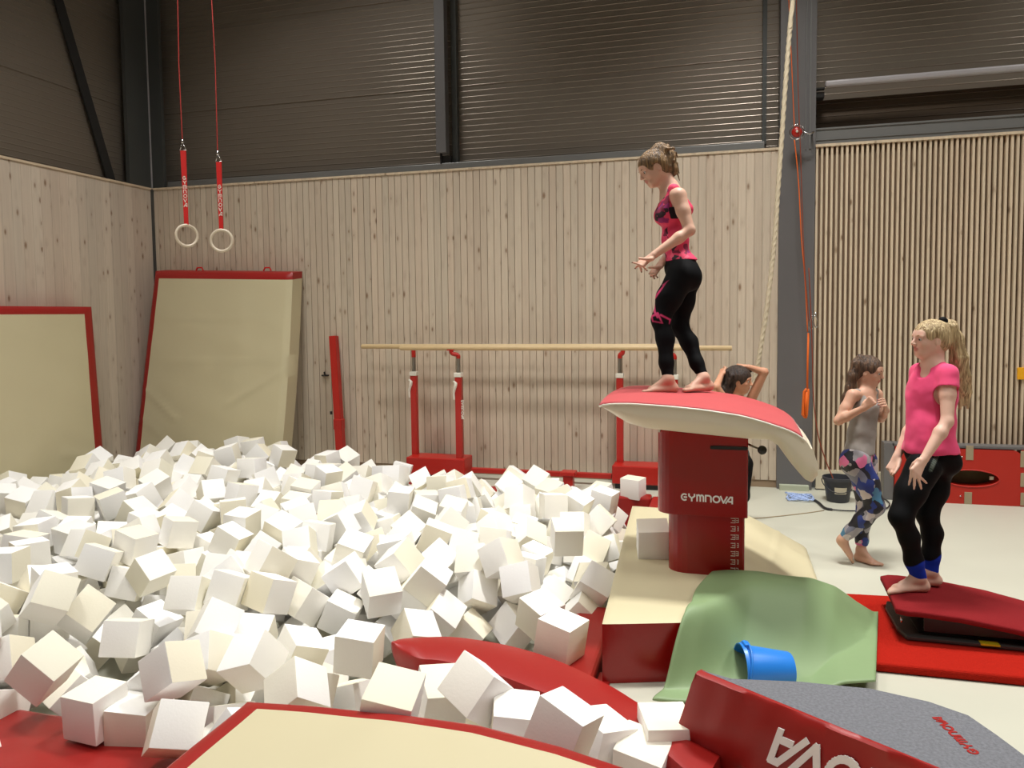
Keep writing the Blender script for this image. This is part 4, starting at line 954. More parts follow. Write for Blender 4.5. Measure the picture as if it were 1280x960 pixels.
# ---------------------------------------------------------------- foam cubes
CUBE = """-532,2566,288,398,37,88,288;-1127,2429,363,63,-491,-37,60;-1681,2713,201,82,-408,-189,204;-1841,2555,57,249,296,307,80;-2294,2724,224,138,-373,-238,187;-2956,2692,174,304,141,99,357;-2125,2528,88,192,-424,-116,141;-943,2833,250,147,6,-222,423;-2619,2629,54,362,-1,-2,344;-2043,2947,191,12,82,136,-474;-776,2811,140,493,33,30,73;-202,2944,95,492,15,3,87;-1613,3144,211,327,37,8,376;-2444,2672,-4,323,15,13,381;-757,3621,154,409,27,31,285;-3387,3138,296,139,-425,-135,179;-2991,3227,87,293,-398,-51,57;-1623,3840,-10,97,-443,-175,115;-1150,2986,120,469,88,53,140;-2401,3627,232,247,-307,-147,270;-3325,3306,148,131,-446,-26,182;-1840,3865,198,137,-454,-153,38;-278,2829,43,495,40,22,-49;-446,2849,100,448,1,56,214;-3403,3885,178,40,-460,62,182;-2808,3492,231,61,330,129,347;-1989,3242,102,391,-156,-262,-65;-1670,4156,182,160,140,340,-299;-389,4554,397,496,50,3,42;-1443,4394,42,177,45,421,198;-2484,3272,187,10,357,252,243;-966,4051,80,438,75,16,229;-1711,3253,-116,6,-303,384,-103;-3736,3825,241,284,-124,392,17;-1142,4297,164,41,61,249,-427;-2645,2525,-194,374,34,45,327;-2142,3954,8,313,86,70,374;-1445,4218,-141,173,-5,-469,10;-1297,4435,253,420,-25,238,-129;-2309,2987,155,83,-268,-345,-228;-1312,2726,-71,331,-111,343,-102;-3671,4063,280,307,16,394,-26;-975,4866,287,488,65,15,84;-1244,3100,-287,3,354,3,-354;-2521,3829,320,292,-2,354,-199;-722,4417,127,466,132,123,-24;-2337,3865,98,61,-79,-464,158;-2190,4126,172,194,-146,-315,-303;-2618,3591,241,64,-11,-408,-282;-3242,2687,-61,105,488,-13,32;-1205,4359,-137,202,1,-257,378;-1928,4329,214,147,33,473,60;-3686,4488,247,431,-27,61,245;-1562,4077,4,188,-276,358,-101;-3096,3541,10,10,485,-21,-121;-4153,3551,278,289,280,-220,-199;-3261,4490,206,257,-13,429,-1;-3292,2780,123,406,-114,267,-27;-1528,2709,-108,92,91,-429,-222;-1739,2720,-91,68,-60,-417,-261;-774,4310,-2,467,30,176,17;-3998,3993,267,36,346,-159,-322;-2387,4590,180,102,36,-482,-77;-3596,3897,95,123,-318,247,270;-2473,4016,228,439,-9,107,214;-3800,4912,239,351,-129,22,-331;-1505,4509,179,303,129,-155,342;-4587,4853,310,30,-434,-239,-56;-2757,4545,206,246,-288,120,-304;-2531,5724,243,226,-239,242,289;-1346,5327,126,310,-21,-252,300;-2974,4665,247,301,386,46,-94;-1652,2512,-67,154,-351,290,137;-1266,5795,249,261,-18,33,425;-1884,4820,233,335,-353,22,113;-3303,4683,273,276,-230,-245,246;-2369,3425,59,3,-66,434,-240;-4209,3768,264,174,178,-317,-296;-858,5266,84,316,-25,164,350;-3103,2972,-109,247,137,96,-401;-4782,4718,292,317,142,-297,202;-4195,4103,277,377,-324,49,-13;-5388,4794,284,78,-488,-29,71;-1013,3253,-103,45,-45,-351,351;-1599,6019,225,427,242,-95,-16;-2717,5035,204,306,-169,192,-302;-788,7108,122,78,0,0,494;-2748,4769,206,301,-16,65,393;-5179,4810,273,14,-11,475,-156;-925,6192,205,308,-253,-191,233;-2351,2948,-78,6,-345,209,295;-896,5747,158,88,-335,-324,157;-2678,5270,196,81,-481,-35,-103;-1751,4538,155,198,-155,407,-144;-3838,5441,282,271,-57,-43,-414;-4496,4080,292,334,37,-369,32;-4279,6779,347,281,314,234,133;-4559,5302,348,16,103,266,410;-4180,5510,254,426,52,204,-156;-1583,5264,179,267,43,-267,325;-758,4576,-175,349,213,266,109;-3083,2466,-119,186,447,4,-125;-3565,3330,279,187,-319,-182,-282;-1115,5984,210,207,347,236,177;-3832,3212,211,153,466,-95,-7;-2216,5399,227,251,-303,283,-125;-3038,6055,233,89,297,-31,-391;-4224,6166,351,498,-35,-23,6;-4516,5084,300,488,76,-77,-21;-3411,6120,298,202,156,-277,-329;-982,4500,-9,458,135,86,-121;-3592,3323,96,189,18,19,462;-1696,4847,170,32,-79,191,-454;-4655,6408,405,490,14,-52,83;-1909,5181,224,118,442,119,-162;-1250,5102,35,315,253,-233,181;-4299,4783,256,434,-18,-248,-5;-4353,5910,306,250,-306,-242,-188;-5091,5487,332,208,-351,222,186;-2892,5249,207,362,134,131,-290;-3474,3534,-130,373,-270,-172,-93;-2134,2879,-87,200,9,-111,-445;-4147,5044,268,142,-453,79,-136;-3576,4408,49,245,191,-267,286;-3578,2920,264,31,110,-132,468;-2061,4589,195,230,-210,-273,-280;-2950,6563,240,325,-37,-87,-368;-1910,4148,-153,193,-380,-255,55;-4842,5077,333,372,-326,46,54;-4964,4873,309,377,319,-73,32;-3212,3093,-94,204,27,169,-423;-4397,3897,265,9,313,386,-51;-4653,6064,334,168,471,-2,-14;-1969,5408,247,50,-386,27,-312;-874,2559,9,90,-357,236,-242;-1640,6826,202,236,-102,399,-156;-797,5475,28,53,-62,402,286;-4985,5809,335,54,44,221,-443;-1493,4944,190,402,297,20,-2;-2954,4921,259,302,-311,70,-240;-1788,4157,40,170,-330,309,-129;-3630,3068,101,51,241,432,-49;-3345,5623,281,496,51,33,21;-2754,3762,242,228,-383,98,203;-3140,5604,222,287,216,-228,263;-4085,4622,236,495,0,69,-14;-1049,3235,-288,242,0,0,438;-2992,4002,171,249,121,367,197;-5824,5869,335,315,-107,-193,-319;-2359,4134,88,195,-370,274,17;-1254,4902,34,9,-329,61,371;-3550,4928,286,344,-139,323,91;-2207,3088,-103,159,-404,-170,180;-3952,4425,239,289,156,220,306;-2138,4858,185,386,98,-232,-194;-5305,6585,366,336,85,-179,313;-1764,3016,-287,0,141,-480,0;-2965,4449,170,230,209,376,109;-2080,5738,275,52,333,369,19;-2992,6277,200,124,477,-13,85;-2698,6617,183,58,-147,435,189;-2387,6262,244,356,-54,19,347;-3406,4124,48,276,-146,-387,-54;-4533,5606,225,205,362,246,-129;-1888,6773,149,230,236,368,76;-2191,5098,176,197,-242,-34,389;-3218,3550,-135,35,470,-122,-116;-3670,6972,286,10,-136,-257,-406;-3779,6788,307,37,-76,-366,330;-2163,6167,239,330,-96,-7,363;-1044,5528,173,357,-85,61,334;-3975,6014,277,145,386,106,-263;-920,5139,-41,314,-25,163,352;-3605,5501,184,332,130,337,97;-4880,6120,332,274,-137,393,-37;-2512,5443,77,214,-203,-302,-268;-1477,6625,140,240,-252,-122,-338;-4970,4234,214,54,-197,-444,-108;-4553,6798,331,111,145,-289,365;-5620,4800,308,128,268,174,-362;-1804,3019,42,189,-334,166,-274;-1542,5895,91,4,-34,138,479;-3549,4623,86,80,-56,-373,-318;-3769,3431,206,338,304,23,-207;-4181,4387,190,288,322,-29,-250;-3902,5763,222,100,334,-297,201;-5334,6252,326,356,119,53,-326;-3330,5015,211,164,-254,-161,364;-5280,5881,325,224,51,-159,415;-838,3127,-288,92,92,341,341;-3104,5090,257,280,360,-145,-145;-4738,6959,386,42,-59,495,11;-2631,3405,86,431,238,15,86;-2315,5757,219,239,14,15,439;-4026,4836,194,152,352,226,228;-761,4662,58,86,-491,13,-37;-3176,5822,221,293,-17,-394,94;-914,6456,-11,148,436,136,-139;-5504,5708,320,369,71,303,132;-5957,6157,341,303,-7,170,-359;-4631,4348,260,32,-76,-79,-487;-3370,6391,245,194,401,90,209;-826,6085,-187,126,-120,290,-368;-5181,5051,296,386,68,294,99;-2369,4942,76,96,298,23,389;-2172,6390,213,120,-57,478,63;-3323,5429,218,185,256,283,265;-3526,3781,-154,40,298,316,-245;-1931,2523,-102,22,-232,171,408;-2934,3540,-124,224,-405,104,158;-2020,3569,-84,133,328,-132,328;-2078,6447,63,60,-476,-68,-121;-2342,3770,-109,3,-321,169,-344;-2491,2853,80,445,11,222,49;-6169,5354,267,408,263,-81,87;-5777,6947,325,229,-277,-58,343;-3539,3315,-121,107,-51,-486,4;-2050,3125,-63,48,-111,-10,-485;-1108,5268,-205,366,-116,242,-210;-2074,5945,81,107,-79,338,-344;-2876,5548,171,99,317,-333,170;-3403,6802,155,116,371,301,-92;-5303,5248,300,156,-104,442,141;-912,7123,-269,8,-123,-125,468;-5913,5254,228,119,-115,234,410;-5018,7086,363,308,-386,-44,-69;-3601,6299,288,247,242,219,-287;-3618,4025,-146,280,-352,150,160;-1486,5674,72,290,-187,-244,267;-2855,5929,70,486,-18,-98,-58;-3814,6275,240,178,-359,-266,-138;-1924,7013,174,98,-96,-377,-299;-5329,5530,293,318,257,17,-287;-2085,6215,52,395,-79,296,-15;-4867,6356,358,239,144,328,-255;-2779,3992,197,95,-269,-182,368;-3677,6021,236,56,324,81,368;-1919,3322,-112,282,52,-219,346;-4411,4314,229,257,-219,182,321;-859,5697,-196,67,296,282,-279;-5998,5753,189,6,323,376,-68;-5819,6683,287,151,-395,-130,234;-3452,3979,-138,234,320,-55,-299;-3966,3863,85,237,-155,274,-308;-3540,5825,239,9,78,85,486;-2611,4280,152,95,-364,-292,-152;-1673,4232,-178,338,-224,109,-272;-4687,5947,193,452,214,0,-15;-1742,4682,22,26,127,-445,-187;-5173,4698,126,318,148,312,171;-3871,4018,-114,77,-278,-219,-344;-2585,3841,67,52,78,477,-116;-1831,6526,39,87,-117,96,469;-2152,6764,73,75,-336,-313,184;-3907,4194,235,210,-175,222,-355;-1411,4603,-135,177,313,-77,339;-2216,4686,33,460,-31,-193,-3;-1240,5476,-4,294,-131,380,46;-1286,6295,178,251,-344,216,149;-2065,2759,-117,275,-218,259,245;-850,2713,-105,173,-63,450,-116;-3337,4422,41,312,180,-183,-294;-4176,4061,75,49,374,-101,313;-1810,5916,39,9,-110,-367,-321;-1483,6153,106,395,-2,290,-97;-5804,4979,303,75,-484,99,0;-2506,4630,36,68,-484,4,107;-5522,5094,229,77,-195,35,-452;-4889,5953,214,77,296,-117,-377;-3468,5209,190,185,336,-299,-117;-921,6720,-274,423,-160,17,212;-2610,5648,60,259,-284,-202,-248;-2182,4178,-121,263,16,410,-114;-3788,4383,76,315,-388,-20,-1;-3075,6980,191,288,-265,-269,-157;-6208,5679,141,339,100,-339,-100;-5776,5695,216,484,-114,-38,38;-2536,5207,30,189,-377,162,214;-2453,6788,139,25,293,-355,193;-1061,6881,84,80,-247,426,35;-4090,6458,152,51,-297,361,171;-3151,6765,202,14,-37,-323,380;-3813,6573,240,301,69,-355,-170;-1003,5443,10,103,489,-6,14;-3878,3650,128,58,113,-316,366;-2948,6193,40,300,272,88,-280;-1220,4536,28,326,-148,-327,121;-2779,4688,38,189,-275,279,246;-5070,6513,335,135,-110,260,390;-3461,7084,136,249,-248,11,-355;-4431,6135,247,256,210,130,351;-1660,4616,-161,171,-259,72,-385;-1837,5435,44,45,-30,497,19;-4693,4900,115,37,6,390,-311;-1214,5746,51,222,240,313,213;-5916,6426,220,202,-190,184,373;-1111,6666,92,174,152,-372,242;-1198,2888,-287,352,0,0,-355;-5731,6250,253,340,363,18,46;-1165,5494,-216,365,292,151,92;-2278,3169,65,325,268,47,-265;-2092,4283,38,427,204,-18,-160;-1708,5671,98,39,-467,1,-174;-808,4907,-17,279,-314,-114,246;-1992,6695,-28,49,258,334,-264;-2470,6470,212,127,229,-257,340;-3400,2715,313,35,-420,115,243;-4023,5177,174,164,-260,-374,126;-3069,3785,-139,149,77,-410,-232;-2390,4181,-135,123,-432,-218,11;-1151,5075,-186,341,353,94,11;-4520,7085,320,414,-52,274,19;-3868,4606,56,65,-323,-62,-371;-3838,4093,81,161,-102,38,461;-3117,4359,55,120,-270,354,195;-5455,6898,320,300,-138,85,365;-3200,6237,165,186,180,193,382;-3329,2920,-65,171,-112,455,-36;-1539,4436,-167,187,420,141,-139;-945,5922,66,339,284,161,-170;-5697,6493,226,85,-438,-113,197;-3872,5987,118,55,-408,274,-73;-4721,4381,59,171,235,320,-251;-4389,6755,189,63,360,-339,-41;-3588,6486,260,18,10,37,498;-4688,3830,241,332,-12,-16,-373;-3720,5145,221,13,490,88,42;-2321,4398,66,316,265,131,-251;-4401,7069,129,97,29,444,-206;-4465,5148,134,73,49,486,80;-2615,4242,-144,319,-248,200,217;-3605,4913,84,81,381,45,-310;-1263,3699,-287,435,0,0,-247;-2454,3149,-100,31,428,-242,-83;-1714,6198,28,236,-152,393,-129;-5504,6056,260,268,-142,393,-62;-2755,6136,140,90,109,-411,247;-1423,6277,-124,470,104,2,136;-1965,4106,109,397,132,-168,-216;-1555,6967,77,129,329,-325,140;-5444,4710,75,35,-40,-151,-474;-1109,5647,-183,70,-330,-291,-227;-4435,4064,61,229,-423,73,-117;-5725,5367,156,86,-284,123,-383;-4129,5427,91,156,143,447,-75;-1496,6432,49,274,409,46,-70;-4177,3602,89,341,66,-348,89;-1852,4391,51,13,437,183,158;-4296,6397,246,191,8,195,419;-5973,6800,223,258,-72,-141,-398;-4669,6717,205,56,-175,-388,-256;-2599,4066,38,103,-24,-473,122;-2565,4965,44,236,218,-311,223;-1965,4840,63,301,-283,-224,-171;-2808,5687,54,363,-161,-289,97;-4328,5632,135,190,-178,233,358;-2886,4938,77,172,240,-352,-197;-2464,3968,-154,72,-431,64,234;-1917,2888,-113,325,56,-321,197;-924,6308,-190,405,-177,230,-35;-4158,6152,171,355,296,130,141;-1467,4672,46,204,-303,283,191;-1782,4963,43,7,-81,194,-453;-4061,4234,60,63,-412,-265,77;-4911,4898,112,174,-323,-237,243;-952,6184,22,498,13,47,-7;-4251,3860,70,360,343,-49,-22;-4668,4620,121,153,318,-104,339;-3977,4213,-153,92,236,-1,431;-3541,4219,-122,76,65,490,16;-2843,3323,-106,164,-70,116,453;-838,5295,-180,315,-157,-27,-354;-605,2709,-95,76,-69,297,389;-3924,6204,93,429,231,108,-24;-3892,3410,65,196,97,422,-155;-4893,5113,158,372,-326,46,55;-5737,4354,-140,43,-235,-329,-291;-5908,4569,-106,285,193,-193,307;-5545,4408,-129,73,-132,409,245;-5354,4019,-140,0,-7,-491,93;-5413,4185,-151,208,151,232,361;-4808,3544,-105,204,429,33,-154;-4996,3755,-118,17,-283,-144,386;-4415,3114,-93,248,364,163,-173;-4228,2914,-68,154,64,200,427;-4103,3174,-90,387,297,16,109;-4091,3969,-128,256,-143,151,-376;-4286,4147,-121,312,-68,-335,191;-3904,2742,-91,64,9,-139,476;-4003,2956,-83,105,486,38,35;-3667,2727,-83,290,-196,-242,-263;-3767,3324,-88,379,83,166,268;-3783,3751,-116,293,246,-221,234;-3470,2680,-92,209,61,23,449;-3446,3112,-92,321,237,-201,-225;-3444,4422,-155,193,173,206,375;-3293,3786,-124,249,-276,-329,-61;-3202,3932,-123,138,-226,165,-390;-3339,4227,-151,139,64,367,-303;-2808,2883,-113,222,-249,372,19;-2712,3170,-78,106,-105,-44,475;-2863,3778,-142,46,251,-387,189;-2758,4022,-154,46,-69,199,-451;-2746,4862,-123,243,-115,381,-182;-2802,5034,-148,17,-315,262,-287;-2599,2929,-109,356,92,-110,-321;-2608,3337,-91,217,-208,-388,-95;-2606,3764,-140,219,437,105,26;-2266,3548,-138,441,-137,157,110;-2017,4394,-145,55,-344,319,-165;-2014,6065,-130,397,-66,-162,248;-1939,3732,-98,59,-246,146,-406;-1876,4570,-159,345,-300,-169,111;-1393,2500,-112,146,124,235,-398;-1309,4802,-133,322,256,-195,-206;-1384,5507,-178,134,-232,111,407;-1305,6078,-127,34,192,-460,-8;-1228,4627,-144,460,-188,45,-38;-980,4633,-177,259,-3,220,-367;-856,4801,-224,412,91,195,185;-978,5002,-218,18,-445,201,-104;-977,5472,-210,327,-165,341,-1;-5425,4345,56,81,361,242,233;-3635,5364,61,3,-45,-446,222;-2766,3635,51,210,-243,-190,333;-2897,6725,-19,429,-149,-116,174;-3274,4696,84,250,225,296,-221;-3643,4180,68,213,17,-8,-452;-2081,5719,86,203,-275,-272,243;-4963,4674,105,400,-33,-34,-296;-4361,6253,94,128,4,462,143;-3080,6930,9,332,6,77,365;-4181,5912,152,495,-66,1,9;-1539,5469,53,47,64,336,362;-2809,6936,53,312,167,344,81;-5367,7072,211,184,-286,170,-325;-2017,5080,58,251,-288,-124,-298;-4959,5431,163,393,304,-45,-36;-5643,4873,116,327,-363,107,0;-1853,5662,-18,312,-141,155,-330;-2050,5445,79,286,-179,-263,259;-1729,6714,-3,57,92,487,32;-2519,4420,-1,9,-326,375,-53;-6020,4283,-287,282,-282,-213,213;-991,5692,3,177,33,-465,33;-4751,2811,-288,4,-354,-4,-354;-3868,3072,87,304,-122,368,-85;-2292,5177,20,327,214,-306,-60;-4088,3046,109,495,45,-40,38;-4141,3383,75,83,89,-314,-369;-1154,6214,12,330,236,-158,245;-5481,6549,255,78,-65,399,283;-4170,6809,100,262,-62,363,-213;-5148,4090,1,269,-139,149,370;-5693,4666,118,346,-35,-47,-356;-3382,4939,46,394,-148,-52,-265;-3093,5992,68,52,389,73,302;-3090,4093,24,156,203,-87,-421;-2536,5900,70,34,-225,-435,-96;-2275,5480,61,38,-486,-4,111;-2842,6446,65,335,369,-13,29;-1774,5195,39,79,-492,-19,31;-1280,6685,-10,380,-29,-179,269;-3316,5466,31,44,66,-493,-28;-4413,5382,157,328,165,317,-121;-3850,5382,106,67,380,-317,24;-3522,2732,115,340,51,42,361;-5203,5675,243,105,233,-425,61;-2606,6469,52,228,-10,-433,104;-4362,3278,56,131,-111,-49,467;-4111,5725,168,48,346,-46,-355;-5434,3673,-287,357,0,0,-350;-4834,3143,-288,0,-441,236,0;-1530,5122,17,131,-383,294,2;-5495,5348,158,85,-335,-162,323;-4705,5636,163,247,-127,-204,-362;-4932,5662,225,231,176,-381,-144;-4725,3633,71,393,184,-86,233;-5270,6439,203,267,-243,-288,191;-4469,3838,79,75,72,402,279;-1979,6944,0,476,-60,140,-18;-6018,5496,129,103,468,-29,-141;-3091,5177,87,245,-176,301,-262;-5787,6036,198,344,20,-354,-78;-2607,6222,53,365,-311,71,122;-3025,3848,41,184,-332,-158,285;-4945,3839,86,395,-73,-35,-296;-4082,2629,-287,52,350,52,-350;-2371,6925,42,197,219,-400,-59;-3955,2681,87,119,-391,279,73;-6020,6015,212,465,149,90,-60;-2847,5180,16,257,-193,-377,64;-5524,5556,197,304,-75,-283,268;-4673,3914,45,442,-22,-21,-232;-4897,7072,178,114,-282,-335,-214;-1299,6949,16,74,-100,-389,-289;-3860,4837,79,419,-14,-260,82;-5201,3429,-288,124,-124,331,-331;-2350,5757,36,2,490,99,-21;-4644,4149,98,357,-25,-343,-65;-1009,6898,-96,383,65,313,37;-1758,6952,25,71,495,-3,-18;-5144,6241,169,164,-135,270,364;-5929,4674,49,475,-103,13,119;-5678,3972,-287,0,-422,267,0;-4456,5893,142,117,283,66,-390;-1688,6368,123,142,-31,-443,-182;-3726,2619,84,16,27,-317,-385;-1549,3180,-288,0,-485,-121,0;-4876,3957,239,86,491,-15,-33;-5219,3676,-287,27,-353,27,353;-4438,2622,-287,22,-22,353,-353;-6024,4902,278,2,-347,358,-40;-4546,2827,-288,351,351,43,43;-5896,4011,-288,280,-280,216,-216;-1706,3616,-288,54,-349,54,349;-4679,3018,-171,109,-36,-171,-456;-5147,6883,219,138,-61,374,295;-4048,6982,155,191,439,-38,-141;-5368,4541,136,57,30,-472,152;-5011,2910,-287,349,-58,-349,-58;-5037,3502,-119,301,-263,-250,-167;-5101,3238,-287,96,-340,96,340;-4857,3353,-288,282,-282,213,-213;-651,3003,-287,183,183,-303,-303;-5319,4217,151,313,198,7,336;-6161,4107,-287,430,0,0,255;-6293,4264,-287,332,332,-123,-123;-4126,3297,248,325,29,-26,378;-5850,4722,274,249,-130,-402,-96;-1065,6413,91,34,199,403,-217"""
S_ = .185
def foam_mat():
    m = bpy.data.materials.new('white_foam'); m.use_nodes = True; t = NT(m); b = t.n['Principled BSDF']
    b.inputs['Roughness'].default_value = .85; b.inputs['Specular IOR Level'].default_value = .2
    oi = t.new('ShaderNodeObjectInfo'); ge = t.new('ShaderNodeNewGeometry')
    r = t.math('ADD', oi.outputs['Random'], t.math('MULTIPLY', ge.outputs['Random Per Island'], 1.0)); r = t.math('FRACT', t.math('MULTIPLY', r, 1.37))
    cr = t.new('ShaderNodeValToRGB'); t.link(r, cr.inputs[0]); e = cr.color_ramp
    cols = [(0, (250, 249, 248)), (.45, (249, 247, 242)), (.72, (247, 243, 230)), (.9, (242, 235, 212)), (1, (238, 234, 216))]
    while len(e.elements) < len(cols): e.elements.new(.5)
    for el, (p, c) in zip(e.elements, cols): el.position = p; el.color = (*s2l(c), 1)
    tc = t.new('ShaderNodeTexCoord'); no = t.new('ShaderNodeTexNoise'); no.inputs['Scale'].default_value = 90; t.link(tc.outputs['Object'], no.inputs['Vector'])
    bp = t.new('ShaderNodeBump'); bp.inputs['Strength'].default_value = .12; bp.inputs['Distance'].default_value = .004; t.link(no.outputs[0], bp.inputs['Height']); t.link(bp.outputs[0], b.inputs['Normal'])
    t.link(cr.outputs[0], b.inputs['Base Color'])
    return m
M['foam'] = foam_mat()
def cube_geo(var, rg):
    """slightly worn foam cube: subdivided, corners rounded, faces bowed"""
    n = 5; bm = bmesh.new(); bmesh.ops.create_cube(bm, size=S_)
    bmesh.ops.bevel(bm, geom=list(bm.edges)+list(bm.verts), offset=.0055, segments=2, affect='EDGES', profile=.6)
    sc = Vector((1+rg.uniform(-.03, .03), 1+rg.uniform(-.03, .03), 1+rg.uniform(-.03, .03)))
    tw = Vector((rg.uniform(-.05, .05), rg.uniform(-.05, .05), rg.uniform(-.05, .05)))
    for v in bm.verts:
        c = v.co; v.co = Vector((c.x*sc.x+tw.x*c.y, c.y*sc.y+tw.y*c.z, c.z*sc.z+tw.z*c.x))
    me = bpy.data.meshes.new('foam_cube'); bm.to_mesh(me); bm.free(); me.materials.append(M['foam'])
    for p in me.polygons: p.use_smooth = True
    me.set_sharp_from_angle(angle=math.radians(40))
    return me
rgc = random.Random(3); CMESH = [cube_geo(i, rgc) for i in range(12)]
rows = [list(map(int, r.split(','))) for r in CUBE.split(';')]
SPECIAL = {14: 'white foam cube on the red pad at the near left corner of the vault mat', 22: 'white foam cube touching the left end of the red and grey felt block', 0: 'big white foam cube on the foreground mat border, second from the felt block', 7: 'white foam cube balanced on one corner in front of the long curved red pad', 1: 'white foam cube tilted against the foreground mat border, left of the balanced cube', 28: 'single white foam cube on the beige mat beside the red vault column', 8: 'white foam cube with flat top standing on the flat red pad, leftmost of three there', 13: 'white foam cube standing on the flat red pad, middle of three there', 6: 'white foam cube on the flat red pad, nearest the corner of the foreground mat', 35: 'lowest white foam cube at the left, cut by the bottom of the frame', 5: 'white foam cube tipped forward above the left end of the flat red pad', 12: 'white foam cube just left of the pointed tip of the curved red pad', 2: 'white foam cube with a vertical edge facing us behind the foreground mat', 9: 'white foam cube behind the corner of the foreground mat with a sharp upper corner', 45: 'white foam cube leaning on the left edge of the vault mat, farther of two', 60: 'white foam cube leaning on the left edge of the vault mat, nearer of two'}
stuff_v = []; stuff_f = []
NIND = 0
for i, r in enumerate(rows):
    p = Vector(r[:3])/1000; q = Quaternion([c/500 for c in r[3:]]).normalized(); me = CMESH[i % 12]
    if NIND < 300 or i in SPECIAL:
        NIND += 1
        o = bpy.data.objects.new('foam_cube', me); COL.objects.link(o); o.matrix_world = Matrix.Translation(p) @ q.to_matrix().to_4x4()
        if i in SPECIAL: tag(o, SPECIAL[i], 'foam cube')
        elif p.y > 5.2: tag(o, 'one of the many loose white foam cubes in the far half of the pit', 'foam cube', 'foam cubes in the far half of the pit')
        else: tag(o, 'one of the many loose white foam cubes in the near half of the pit', 'foam cube', 'foam cubes in the near half of the pit')
    else:
        b = len(stuff_v); mw = Matrix.Translation(p) @ q.to_matrix().to_4x4()
        stuff_v += [tuple(mw @ v.co) for v in me.vertices]; stuff_f += [tuple(b+k for k in pl.vertices) for pl in me.polygons]
if stuff_v:
    o = meshobj('foam_cubes', stuff_v, stuff_f, M['foam'], None, smooth=True, angle=40)
    tag(o, 'remaining white foam cubes filling the pit between and behind the others', 'foam cubes', None, 'stuff')

